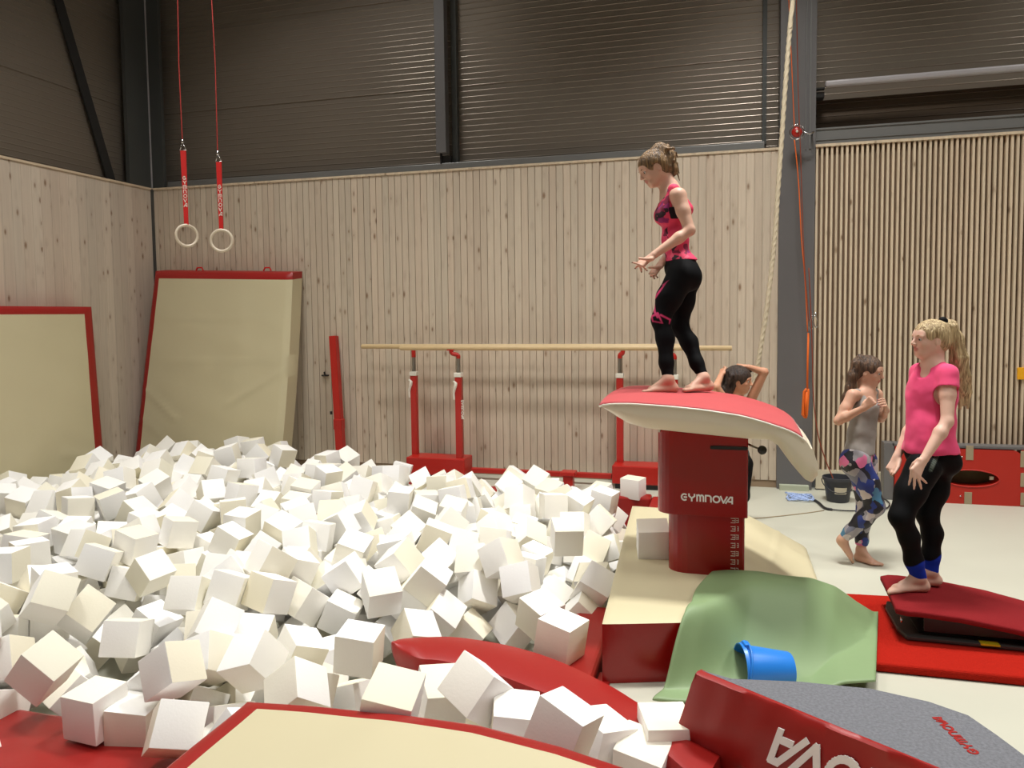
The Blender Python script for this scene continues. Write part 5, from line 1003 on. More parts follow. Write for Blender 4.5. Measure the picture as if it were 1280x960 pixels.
# ---------------------------------------------------------------- people: smooth distance-field bodies meshed with surface nets
F32 = np.float32
def npv(v): return np.array(tuple(v), dtype=np.float64)
class Field:
    def __init__(s, lo, hi, h):
        s.h = h; s.lo = npv(lo)-h*2; n = np.ceil((npv(hi)+h*2-s.lo)/h).astype(int)+1; s.n = n
        s.g = np.full(tuple(n), .2, F32)
    def box(s, lo, hi):
        a = np.maximum(np.floor((lo-s.lo)/s.h).astype(int), 0); b = np.minimum(np.ceil((hi-s.lo)/s.h).astype(int)+1, s.n)
        if np.any(b <= a): return None
        X = (s.lo[0]+s.h*np.arange(a[0], b[0])).astype(F32)[:, None, None]; Y = (s.lo[1]+s.h*np.arange(a[1], b[1])).astype(F32)[None, :, None]; Zz = (s.lo[2]+s.h*np.arange(a[2], b[2])).astype(F32)[None, None, :]
        return (slice(a[0], b[0]), slice(a[1], b[1]), slice(a[2], b[2])), X, Y, Zz
    def comb(s, sl, d, k, op):
        g = s.g[sl]
        if op == 'sub':
            d = -d; hh = np.maximum(k-np.abs(g-d), 0)/k; s.g[sl] = np.maximum(g, d)+hh*hh*k*.25
        else:
            hh = np.maximum(k-np.abs(g-d), 0)/k; s.g[sl] = np.minimum(g, d)-hh*hh*k*.25
    def cone(s, a, b, ra, rb, k=.02, flat=None, op='add'):
        """round cone a-b; flat=(axis, factor) squeezes it along an axis"""
        a = npv(a); b = npv(b); m = max(ra, rb)*1.6+k+s.h*2
        q = s.box(np.minimum(a, b)-m, np.maximum(a, b)+m)
        if q is None: return
        sl, X, Y, Zz = q; ab = b-a; L2 = max(float(ab@ab), 1e-9)
        px, py, pz = X-F32(a[0]), Y-F32(a[1]), Zz-F32(a[2])
        t = np.clip((px*F32(ab[0])+py*F32(ab[1])+pz*F32(ab[2]))/F32(L2), 0, 1)
        dx, dy, dz = px-t*F32(ab[0]), py-t*F32(ab[1]), pz-t*F32(ab[2]); r = ra+(rb-ra)*t
        if flat is not None:
            ax = npv(flat[0]); ax = ax/np.linalg.norm(ax); c = dx*F32(ax[0])+dy*F32(ax[1])+dz*F32(ax[2]); d2 = dx*dx+dy*dy+dz*dz+c*c*F32(1/flat[1]**2-1)
            d = np.sqrt(np.maximum(d2, 0))-r
            d = d*F32(min(1, .5+.5*flat[1]))
        else: d = np.sqrt(dx*dx+dy*dy+dz*dz)-r
        s.comb(sl, d.astype(F32), k, op)
    def ell(s, c, R, rad, k=.02, op='add'):
        """ellipsoid: R rows = axes"""
        c = npv(c); m = max(rad)*1.05+k+s.h*2; q = s.box(c-m, c+m)
        if q is None: return
        sl, X, Y, Zz = q; px, py, pz = X-F32(c[0]), Y-F32(c[1]), Zz-F32(c[2]); k0 = 0; k1 = 0
        for ax, r in zip(R, rad):
            e = px*F32(ax[0])+py*F32(ax[1])+pz*F32(ax[2]); k0 = k0+(e/F32(r))**2; k1 = k1+(e/F32(r*r))**2
        k0 = np.sqrt(k0); k1 = np.sqrt(k1)+F32(1e-6)
        s.comb(sl, (k0*(k0-1)/k1).astype(F32), k, op)
    def plane(s, p, n, k=.004):
        """keep the side the normal points away from (cuts what lies along n beyond p)"""
        p = npv(p); n = npv(n); n = n/np.linalg.norm(n); q = s.box(s.lo, s.lo+s.h*s.n); sl, X, Y, Zz = q
        d = (X-F32(p[0]))*F32(n[0])+(Y-F32(p[1]))*F32(n[1])+(Zz-F32(p[2]))*F32(n[2])
        g = s.g[sl]; s.g[sl] = np.maximum(g, d)
    def mesh(s):
        g = s.g; ins = g < 0
        nx, ny, nz = g.shape
        c = np.zeros((nx-1, ny-1, nz-1), np.uint8)
        for i in (0, 1):
            for j in (0, 1):
                for k in (0, 1): c += ins[i:nx-1+i, j:ny-1+j, k:nz-1+k]
        act = (c > 0) & (c < 8); cells = np.argwhere(act); idx = -np.ones(act.shape, np.int32); idx[act] = np.arange(len(cells))
        acc = np.zeros((len(cells), 3)); cnt = np.zeros(len(cells))
        cor = [(0, 0, 0), (1, 0, 0), (0, 1, 0), (1, 1, 0), (0, 0, 1), (1, 0, 1), (0, 1, 1), (1, 1, 1)]
        val = [g[cells[:, 0]+a, cells[:, 1]+b, cells[:, 2]+d] for a, b, d in cor]
        for p in range(8):
            for q in range(p+1, 8):
                if bin(p ^ q).count('1') != 1: continue
                m = (val[p] < 0) != (val[q] < 0); t = val[p][m]/(val[p][m]-val[q][m])
                A = np.array(cor[p], float); B = np.array(cor[q], float); acc[m] += A+(B-A)*t[:, None]; cnt[m] += 1
        V = s.lo+s.h*(cells+acc/cnt[:, None])
        Fs = []
        for ax in range(3):
            sl0 = [slice(None)]*3; sl1 = [slice(None)]*3; sl0[ax] = slice(0, g.shape[ax]-1); sl1[ax] = slice(1, g.shape[ax])
            ch = ins[tuple(sl0)] != ins[tuple(sl1)]; e = np.argwhere(ch)
            o1, o2 = [(1, 2), (2, 0), (0, 1)][ax]
            ok = (e[:, o1] > 0) & (e[:, o2] > 0) & (e[:, o1] < g.shape[o1]-1) & (e[:, o2] < g.shape[o2]-1); e = e[ok]
            def ci(a, b):
                q = e.copy(); q[:, o1] -= a; q[:, o2] -= b; return idx[q[:, 0], q[:, 1], q[:, 2]]
            f = np.stack([ci(0, 0), ci(1, 0), ci(1, 1), ci(0, 1)], 1)
            fl = ins[e[:, 0], e[:, 1], e[:, 2]]; f[~fl] = f[~fl][:, ::-1]; Fs.append(f)
        Fq = np.concatenate(Fs)
        # orientation: outward
        return V, Fq
    def build(s, name, mat, parent, smooth_it=2, color=None):
        V, Fq = s.mesh()
        for _ in range(smooth_it):      # light Laplacian smoothing
            A = np.zeros_like(V); n = np.zeros(len(V))
            for a, b in ((0, 1), (1, 2), (2, 3), (3, 0)):
                np.add.at(A, Fq[:, a], V[Fq[:, b]]); np.add.at(A, Fq[:, b], V[Fq[:, a]]); np.add.at(n, Fq[:, a], 1); np.add.at(n, Fq[:, b], 1)
            V = V*.5+.5*A/np.maximum(n, 1)[:, None]
        me = bpy.data.meshes.new(name); me.vertices.add(len(V)); me.vertices.foreach_set('co', V.astype(F32).ravel())
        me.loops.add(Fq.size); me.loops.foreach_set('vertex_index', Fq.astype(np.int32).ravel())
        me.polygons.add(len(Fq)); me.polygons.foreach_set('loop_start', np.arange(0, Fq.size, 4, dtype=np.int32)); me.polygons.foreach_set('loop_total', np.full(len(Fq), 4, np.int32))
        me.polygons.foreach_set('use_smooth', np.ones(len(Fq), bool)); me.update(); me.validate()
        if color is not None:
            at_ = me.color_attributes.new('Col', 'FLOAT_COLOR', 'POINT'); C = np.ones((len(V), 4), F32); C[:, :3] = color(V)
            at_.data.foreach_set('color', C.ravel())
        me.materials.append(mat); o = bpy.data.objects.new(name, me); COL.objects.link(o)
        if parent is not None: keep_world(o, parent)
        return o
def folds(o, strength, size):
    tx = bpy.data.textures.new('cloth_folds', 'CLOUDS'); tx.noise_scale = size; tx.noise_depth = 1
    d = o.modifiers.new('folds', 'DISPLACE'); d.texture = tx; d.strength = strength; d.mid_level = .5; d.texture_coords = 'LOCAL'
def colmat(name, rough=.5, sss=0, spec=.4, bump=0, bscale=300, sheen=0, vec=(1, 1, 1)):
    m = bpy.data.materials.new(name); m.use_nodes = True; t = NT(m); b = t.n['Principled BSDF']; b.inputs['Roughness'].default_value = rough; b.inputs['Specular IOR Level'].default_value = spec
    a = t.new('ShaderNodeAttribute'); a.attribute_name = 'Col'; t.link(a.outputs['Color'], b.inputs['Base Color'])
    if sss: b.inputs['Subsurface Weight'].default_value = sss; b.inputs['Subsurface Radius'].default_value = (1, .35, .2); b.inputs['Subsurface Scale'].default_value = .006
    if sheen: b.inputs['Sheen Weight'].default_value = sheen
    if bump:
        tc = t.new('ShaderNodeTexCoord'); mp = t.new('ShaderNodeMapping'); mp.inputs['Scale'].default_value = vec; t.link(tc.outputs['Object'], mp.inputs[0])
        no = t.new('ShaderNodeTexNoise'); no.inputs['Scale'].default_value = bscale; t.link(mp.outputs[0], no.inputs['Vector'])
        bp = t.new('ShaderNodeBump'); bp.inputs['Strength'].default_value = bump; bp.inputs['Distance'].default_value = .01; t.link(no.outputs[0], bp.inputs['Height']); t.link(bp.outputs[0], b.inputs['Normal'])
    return m
M['skin'] = colmat('skin', .48, .12, .35)
M['cloth'] = colmat('cloth', .8, 0, .2, bump=.25, bscale=14, sheen=.1)
M['lycra'] = colmat('lycra', .7, 0, .12)
def hairmat(name, c1, c2):
    m = bpy.data.materials.new(name); m.use_nodes = True; t = NT(m); b = t.n['Principled BSDF']; b.inputs['Roughness'].default_value = .5
    tc = t.new('ShaderNodeTexCoord'); mp = t.new('ShaderNodeMapping'); mp.inputs['Scale'].default_value = (90, 90, 9); t.link(tc.outputs['Object'], mp.inputs[0])
    no = t.new('ShaderNodeTexNoise'); no.inputs['Scale'].default_value = 1; no.inputs['Detail'].default_value = 4; no.inputs['Distortion'].default_value = 1.2; t.link(mp.outputs[0], no.inputs['Vector'])
    cr = t.new('ShaderNodeValToRGB'); t.link(no.outputs[0], cr.inputs[0]); cr.color_ramp.elements[0].position = .35; cr.color_ramp.elements[1].position = .68
    cr.color_ramp.elements[0].color = (*s2l(c1), 1); cr.color_ramp.elements[1].color = (*s2l(c2), 1); t.link(cr.outputs[0], b.inputs['Base Color'])
    bp = t.new('ShaderNodeBump'); bp.inputs['Strength'].default_value = .9; bp.inputs['Distance'].default_value = .012; t.link(no.outputs[0], bp.inputs['Height']); t.link(bp.outputs[0], b.inputs['Normal'])
    return m
EYEW = pm('eye_white', (188, 178, 170), .35); EYED = pm('eye_iris', (40, 30, 24), .2); BROW = pm('eyebrow_hair', (96, 70, 48), .9)
CR_ = Vector((rt.x, rt.y, 0)).normalized()          # picture right, level
CT_ = Vector((-fw.x, -fw.y, 0)).normalized()        # towards the camera, level
def direc(r=0, t=0, z=0): return (CR_*r+CT_*t+Z*z).normalized()
def frame(f, upv=Z):
    f = Vector(f).normalized(); s = Vector(upv).cross(f).normalized(); u = f.cross(s).normalized()   # s = the person's left
    return f, s, u
def seg_dist(V, a, b):
    a = npv(a); b = npv(b); ab = b-a; t = np.clip(((V-a)@ab)/max(ab@ab, 1e-9), 0, 1); return np.linalg.norm(V-(a+t[:, None]*ab), axis=1)

def finger(F, base, tip, bend, r, k=.004):
    """three segments from knuckle to tip, bowed along bend"""
    base = Vector(base); tip = Vector(tip); d = tip-base; b = Vector(bend)
    p1 = base+d*.42+b*.9; p2 = base+d*.74+b*.85
    F.cone(base, p1, r*1.08, r, k); F.cone(p1, p2, r, r*.92, k); F.cone(p2, tip, r*.92, r*.78, k)
def hand(F, wrist, palm, normal, tips, thumb, r=.0072, rw=.021, bend=.006):
    """wrist point, palm centre, palm normal (back of the hand), four fingertips index..little, thumb tip"""
    w = Vector(wrist); p = Vector(palm); n = Vector(normal).normalized(); d = (p-w).normalized(); s = d.cross(n).normalized()
    F.cone(w, w.lerp(p, .45), rw, .019, .012, flat=(n, .75)); 
    for q in (-1, -.33, .33, 1): F.cone(w.lerp(p, .35)+s*q*.012, p+d*.030+s*q*.026, .011, .0095, .010)
    order = tips
    sg = 1 if (Vector(thumb)-p).dot(s) > 0 else -1
    for q, tp in zip((1, .33, -.33, -1), order):
        b = p+d*.034+s*sg*q*.026
        finger(F, b, tp, n*bend, r*(1.0 if abs(q) < .9 else .93))
    tb = w.lerp(p, .38)+s*sg*.022; th = Vector(thumb); mid = tb.lerp(th, .5)+s*sg*.006
    F.cone(tb, mid, .012, .0095, .008); F.cone(mid, th, .0092, .0075, .004)

def head_prims(F, c, f, u, hs, neck, skin_only=True):
    f, s, u = frame(f, u)
    R = (f, s, u); P = lambda a, b, d: c+f*(a*hs)+s*(b*hs)+u*(d*hs)
    F.ell(P(-.012, 0, .012), R, (.092*hs, .072*hs, .082*hs), .02)
    F.ell(P(.022, 0, -.035), R, (.062*hs, .058*hs, .070*hs), .03)      # face mass
    F.ell(P(.045, 0, -.082), R, (.030*hs, .030*hs, .022*hs), .03)       # chin
    F.cone(P(.0, .045, -.055), P(.050, .018, -.086), .022*hs, .018*hs, .02); F.cone(P(.0, -.045, -.055), P(.050, -.018, -.086), .022*hs, .018*hs, .02)
    F.ell(P(.055, 0, .025), R, (.028*hs, .050*hs, .032*hs), .02)         # forehead
    for e in (1, -1):
        F.ell(P(.050, e*.036, -.028), R, (.024*hs, .020*hs, .018*hs), .015)  # cheek
        F.ell(P(.089, e*.031, -.003), R, (.013*hs, .015*hs, .010*hs), .010, 'sub')
        F.ell(P(-.002, e*.071, -.018), R, (.016*hs, .007*hs, .028*hs), .004)   # ear
        F.ell(P(.002, e*.077, -.014), R, (.008*hs, .004*hs, .014*hs), .003, 'sub')
        F.cone(P(.078, e*.014, .014), P(.070, e*.045, .012), .008*hs, .006*hs, .012)
    F.cone(P(.080, 0, .006), P(.100, 0, -.026), .0065*hs, .0095*hs, .010)       # nose
    F.ell(P(.094, .009, -.031), R, (.008*hs, .006*hs, .006*hs), .005); F.ell(P(.094, -.009, -.031), R, (.008*hs, .006*hs, .006*hs), .005)
    F.ell(P(.078, 0, -.052), R, (.013*hs, .021*hs, .0075*hs), .006); F.ell(P(.074, 0, -.064), R, (.013*hs, .019*hs, .008*hs), .006)
    F.cone(P(-.028, 0, -.045), neck, .050*hs, .050*hs, .025)
    return P, R
def face_parts(root, c, f, u, hs, brow=None):
    f, s, u = frame(f, u); P = lambda a, b, d: c+f*(a*hs)+s*(b*hs)+u*(d*hs)
    for e in (1, -1):
        q = P(.0715, e*.031, -.004); o = ball('eye', q, .0105*hs, EYEW, root, n=12); o['label'] = 'white eye'
        ball('iris', q+f*.0045*hs-u*.001, .0072*hs, EYED, o, n=10)
        mb = MB(); mb.tube(catmull([P(.0845, e*.016, .012), P(.0835, e*.03, .018), P(.066, e*.044, .013)], 4), [.0016, .0026, .003, .003, .0028, .0025, .0022, .0018, .0012], 6); mb.build('eyebrow', brow or BROW, root, smooth=True)
def skin_color(base, P, R, tips=(), extra=None):
    b = np.array(s2l(base)); lip = np.array(s2l((186, 100, 92)))
    L1 = npv(P(.086, 0, -.058))
    def fn(V):
        C = np.tile(b, (len(V), 1)); 
        d = V-L1; e = sum(((d@npv(ax))/r)**2 for ax, r in zip(R, (.014, .021, .0115))); w = np.clip(1.6-e, 0, 1)[:, None]*.7
        C = C*(1-w)+lip*w
        for t, cc, r in tips:
            w = np.clip((r-np.linalg.norm(V-npv(t), axis=1))/.003, 0, 1)[:, None]; C = C*(1-w)+np.array(s2l(cc))*w
        return C
    return fn
def bounds(pts, m=.12):
    a = np.array([tuple(p) for p in pts]); return a.min(0)-m, a.max(0)+m
def foot(F, ankle, heel, toe, sole_n, w=.034, s=1.0, toes=True):
    """ankle joint, heel and toe tip points on the sole, sole_n up normal of the sole"""
    a = Vector(ankle); h = Vector(heel); t = Vector(toe); n = Vector(sole_n).normalized(); d = (t-h).normalized(); sd = d.cross(n).normalized(); L = (t-h).length
    hc = h+n*.024*s+d*.018; F.ell(hc, (d, sd, n), (.032*s, .027*s, .026*s), .015)
    F.cone(a, hc+n*.006, .030*s, .024*s, .02)
    F.cone(a+d*.006, h+d*L*.66+n*.022*s, .028*s, .018*s, .025)
    b0 = h+d*L*.70+n*.015*s
    for q in (-1, 0, 1): F.cone(hc+sd*q*.006-n*.004, b0+sd*q*.022*s, .018*s, .0145*s, .018)
    if toes:
        for i, q in enumerate((-1, -.45, .05, .52, .95)):
            ln = (1.0, .97, .92, .86, .78)[i]; r = (.0115, .0085, .008, .0078, .0075)[i]*s
            F.cone(h+d*L*.74+sd*q*.027*s+n*.012*s, h+d*(L*ln-.008)+sd*q*.030*s+n*.009*s, r*1.05, r, .006)
def chainp(F, pts, rads, k=.02, inf=0, flat=None):
    for (a, b), (ra, rb) in zip(zip(pts, pts[1:]), zip(rads, rads[1:])): F.cone(a, b, ra+inf, rb+inf, k, flat)
BLACK = (11, 11, 13)
def torso(F, J, f, inf=0, k=.04, w=1.0):
    """J: neck, chest, waist, pelvis, sl, sr, hl, hr"""
    f, s, u = frame(f)
    up_ = (J['chest']-J['waist']).normalized(); s1 = up_.cross(f).normalized(); f1 = s1.cross(up_); R = (f1, s1, up_)
    F.ell(J['chest'], R, (.088*w+inf, .122*w+inf, .115+inf), k)
    F.ell(J['waist'], R, (.078*w+inf, .104*w+inf, .11+inf), k)
    up2 = (J['waist']-J['pelvis']).normalized(); s2 = up2.cross(f).normalized(); f2 = s2.cross(up2); R2 = (f2, s2, up2)
    F.ell(J['pelvis'], R2, (.092*w+inf, .135*w+inf, .10+inf), k)
    return R, R2

def leg_pts(h, k_, a): return [h, h.lerp(k_, .5), k_, k_.lerp(a, .35)+ (Vector((0, 0, 0))), a]

# ======== person standing on the vaulting table
def person_vault():
    D0 = 4.58; A = lambda x, y, dd=0: at(x, y, d=D0+dd)
    f = direc(-1, .10, 0); near = CT_
    J = dict(neck=A(838, 238), chest=A(841, 264), waist=A(844, 300), pelvis=A(850.5, 334), sl=A(848, 245, -.135), sr=A(842, 244, .13), hl=A(852, 345, -.075), hr=A(856, 345, .075))
    base = A(846, 490); root = empty('person', base, 'person in pink top and black leggings standing on the vaulting table, looking down', 'person')
    kl, al = A(826, 400, -.09), A(834, 474, -.07); kr, ar = A(849, 408, .07), A(875.5, 469, .07)
    hc = A(817, 209, 0); hf = direc(-.86, .12, -.46); hu = direc(-.46, 0, .86); hs = 1.0
    zt = 1.294; 
    def onz(x, y, z): return at(x, y, z=z)
    heelL = onz(845, 490, zt); toeL = onz(801, 491, zt); heelR = onz(888.5, 487.5, zt-.006); toeR = onz(850, 489.5, zt)
    al = Vector((al.x, heelL.y+.0, al.z)); al = heelL+(toeL-heelL).normalized()*.045+Z*.072; ar = heelR+(toeR-heelR).normalized()*.045+Z*.075+CR_*-.01
    ub = direc(.0, 0, 1)
    pts = [hc, A(800, 180), A(890, 495, .2), A(785, 335, -.2), toeL, heelR, J['sl'], J['sr'], kl]
    lo, hi = bounds(pts, .13)
    F = Field(lo, hi, .0042)
    P, R = head_prims(F, hc, hf, hu, hs, J['neck'])
    torso(F, J, f, w=.92)
    F.cone(J['neck'], J['chest'], .046, .065, .05)
    F.cone(J['sl'], J['neck']+Z*-.012, .040, .040, .03); F.cone(J['sr'], J['neck']+Z*-.012, .040, .040, .03)
    F.ell(A(827, 270, -.05), (f, CT_, Z), (.032, .04, .04), .04); F.ell(A(826, 270, .06), (f, CT_, Z), (.032, .04, .04), .04)
    el = A(862, 288, -.185); wl = A(817, 319, -.20); er = A(850, 297, .14); wr = A(827, 329, .02)
    chainp(F, [J['sl'], J['sl'].lerp(el, .45), el], [.047, .039, .031], .02); chainp(F, [el, el.lerp(wl, .3), wl], [.031, .033, .021], .015)
    chainp(F, [J['sr'], er], [.043, .031], .02); chainp(F, [er, er.lerp(wr, .3), wr], [.031, .032, .020], .015)
    tL = [A(790, 328, -.20), A(794, 335.5, -.185), A(802, 340, -.175), A(809, 338.5, -.16)]
    hand(F, wl, A(806.5, 326.5, -.20), direc(-.35, .55, .75), tL, A(799, 323, -.245), bend=.006)
    tR = [A(811, 342, .03), A(813.5, 346, .04), A(818, 348.5, .05), A(822, 347, .06)]
    hand(F, wr, A(821, 336, .025), direc(-.6, .5, .6), tR, A(811, 334.5, .0), bend=.006)
    cl = kl.lerp(al, .32)+CR_*.012; cr_ = kr.lerp(ar, .32)+CR_*.014
    def legs(Fx, inf):
        for e_ in (-.06, .07): Fx.ell(A(863, 347, e_), (f, CT_, Z), (.060+inf, .070+inf, .075+inf), .04)
        chainp(Fx, [J['hl'], J['hl'].lerp(kl, .5)+CR_*-.012, kl, cl, kl.lerp(al, .72), al], [.084, .068, .047, .045, .033, .027], .03, inf)
        chainp(Fx, [J['hr'], J['hr'].lerp(kr, .5), kr, cr_, kr.lerp(ar, .72), ar], [.084, .068, .046, .044, .033, .027], .03, inf)
    legs(F, 0)
    foot(F, al, heelL, toeL, Z); foot(F, ar, heelR, toeR, Z)
    nails = [(t, (70, 28, 32), .008) for t in tL+tR]
    F.build('body', M['skin'], root, color=skin_color((206, 164, 142), P, R, nails))
    face_parts(root, hc, hf, hu, hs)
    # leggings
    lo, hi = bounds([A(800, 325, -.2), A(890, 325, .2), al, ar], .1); F = Field(lo, hi, .0042); torso(F, J, f, .006, w=.92); legs(F, .005)
    
    F.plane(A(846, 322), Z)
    F.plane(al+Z*.018, -Z)
    sw = [[A(862, 327, -.2), A(846, 342, -.2), A(833, 352, -.2), A(824, 364, -.2), A(816, 375, -.2), A(818, 390, -.2), A(822, 397, -.2)],
          [A(851, 330, -.2), A(842, 345, -.2), A(828, 356, -.2)],
          [A(822, 392, -.2), A(814, 396, -.2), A(816, 402, -.2), A(828, 404, -.2), A(822, 392, -.2)], [A(826, 394, -.2), A(834, 398, -.2), A(838, 400, -.2), A(837, 405, -.2)]]
    mk = [[A(820.5, 421, -.2), A(823, 418, -.2)], [A(821, 424, -.2), A(825.5, 421, -.2)], [A(818.5, 422.5, -.2), A(820, 424.5, -.2)]]
    def colr(V):
        C = np.tile(np.array(s2l(BLACK)), (len(V), 1)); ct = npv(CT_); vd = npv((EYE-A(836, 370)).normalized()); Q = V+(((npv(A(830, 380, -.2))-V)@ct)/(vd@ct))[:, None]*vd
        frontm = (V-npv(A(840, 380, 0)))@npv(CT_) > -.01
        for L, cc, r in [(l, (206, 66, 112), .0085) for l in sw]+[(l, (190, 190, 195), .006) for l in mk]:
            for a, b in zip(L, L[1:]):
                w = (np.clip((r-seg_dist(Q, a, b))/.003, 0, 1)*frontm)[:, None]; C = C*(1-w)+np.array(s2l(cc))*w
        return C
    o = F.build('leggings', M['lycra'], root, color=colr); o['label'] = 'black leggings with thin pink lines'
    # racer-back tank top
    lo, hi = bounds([A(815, 235, -.17), A(880, 330, .17)], .06); F = Field(lo, hi, .0042)
    torso(F, J, f, .008, w=.92); F.ell(A(827, 270, -.05), (f, CT_, Z), (.040, .046, .046), .04); F.ell(A(826, 270, .06), (f, CT_, Z), (.040, .046, .046), .04)
    F.ell(A(862, 338, -.05), (f, CT_, Z), (.066, .076, .07), .04); F.ell(A(862, 338, .06), (f, CT_, Z), (.066, .076, .07), .04)
    for sg in (-1, 1):
        sh = A(842, 237, sg*.075); F.cone(sh, A(832, 262, sg*.075), .030, .03, .01); F.cone(sh, A(856, 262, sg*.05), .030, .05, .02)
    F.ell(A(843, 235, 0), (f, CT_, Z), (.062, .055, .06), .01, 'sub'); F.ell(A(826, 238, 0), (f, CT_, Z), (.06, .06, .07), .01, 'sub')
    for sg in (-1, 1): F.ell(A(848, 255, sg*.155), (f, CT_, Z), (.046, .055, .072), .008, 'sub')
    F.plane(A(846, 326.5), direc(0.02, 0, -1)); 
    M['top_pattern'] = m = bpy.data.materials.new('pink_geometric_print'); m.use_nodes = True; t = NT(m); b = t.n['Principled BSDF']; b.inputs['Roughness'].default_value = .75
    tc = t.new('ShaderNodeTexCoord'); vo = t.new('ShaderNodeTexVoronoi'); vo.inputs['Scale'].default_value = 27; vo.distance = 'MANHATTAN'; t.link(tc.outputs['Object'], vo.inputs['Vector'])
    sc_ = t.new('ShaderNodeSeparateColor'); t.link(vo.outputs['Color'], sc_.inputs[0]); cr2 = t.new('ShaderNodeValToRGB'); cr2.color_ramp.interpolation = 'CONSTANT'
    el_ = cr2.color_ramp.elements; cols = [(0, (214, 52, 92)), (.34, (122, 18, 54)), (.52, (226, 88, 118)), (.62, (44, 18, 30)), (.78, (140, 30, 100)), (.88, (218, 60, 100))]
    while len(el_) < len(cols): el_.new(.5)
    for e_, (p_, c_) in zip(el_, cols): e_.position = p_; e_.color = (*s2l(c_), 1)
    t.link(sc_.outputs[0], cr2.inputs[0])
    a = t.new('ShaderNodeAttribute'); a.attribute_name = 'Col'; sep = t.new('ShaderNodeSeparateColor'); t.link(a.outputs['Color'], sep.inputs[0])
    t.link(t.mix(sep.outputs[0], s2l((222, 58, 96)), cr2.outputs[0]), b.inputs['Base Color'])
    zh = A(846, 303).z; xf = npv(A(830.5, 280)); fv = npv(f)
    def pat(V):       # print covers the front panel and the hem, plain pink on the side
        m_ = ((V[:, 2] < zh) | ((V-xf)@fv > 0)).astype(float); return np.stack([m_, m_, m_], 1)
    o = F.build('tank_top', m, root, color=pat); o['label'] = 'pink tank top with a dark geometric print'
    # black bra band seen in the armhole
    F = Field(*bounds([A(830, 255, -.15), A(855, 280, .15)], .04), .0042); torso(F, J, f, .005); F.plane(A(840, 262), Z); F.plane(A(840, 276), -Z)
    F.build('sports_bra', M['lycra'], root, color=lambda V: np.tile(np.array(s2l((30, 22, 28))), (len(V), 1)))['label'] = 'black sports bra'
    # hair: cap, loose bun
    F = Field(*bounds([A(790, 180, -.1), A(855, 225, .1)], .05), .004); ff, ss, uu = frame(hf, hu); RR = (ff, ss, uu)
    PP_ = lambda a, b, d: hc+ff*a+ss*b+uu*d
    F.ell(PP_(-.014, 0, .016), RR, (.102, .082, .090), .02); F.ell(PP_(-.04, 0, -.03), RR, (.066, .070, .06), .03)
    F.ell(PP_(.092, 0, -.052), RR, (.056, .10, .090), .012, 'sub'); F.ell(PP_(.012, .085, -.026), RR, (.026, .03, .040), .006, 'sub'); F.ell(PP_(.012, -.085, -.030), RR, (.026, .03, .040), .006, 'sub')
    
    F.ell(A(825, 190, -.01), (CR_, CT_, Z), (.055, .05, .058), .015); F.ell(A(834, 199, .0), (CR_, CT_, Z), (.055, .048, .070), .015); F.ell(A(840, 212, .0), (CR_, CT_, Z), (.035, .035, .045), .015)
    for i in range(46):
        a0 = A(829+rgc.uniform(-7, 9), 194+rgc.uniform(-12, 14), rgc.uniform(-.05, .05)); dx = rgc.uniform(0, 17); dy = rgc.uniform(-9, 24)
        chainp(F, [a0, a0+CR_*dx*.003-Z*dy*.001+CT_*rgc.uniform(-.02, .02), a0+CR_*dx*.0040-Z*dy*.004], [.012, .007, .0035], .006)
    o = F.build('hair', hairmat('light_brown_hair', (66, 46, 28), (158, 124, 82)), root, 1); o['label'] = 'light brown hair in a messy bun'
person_vault()

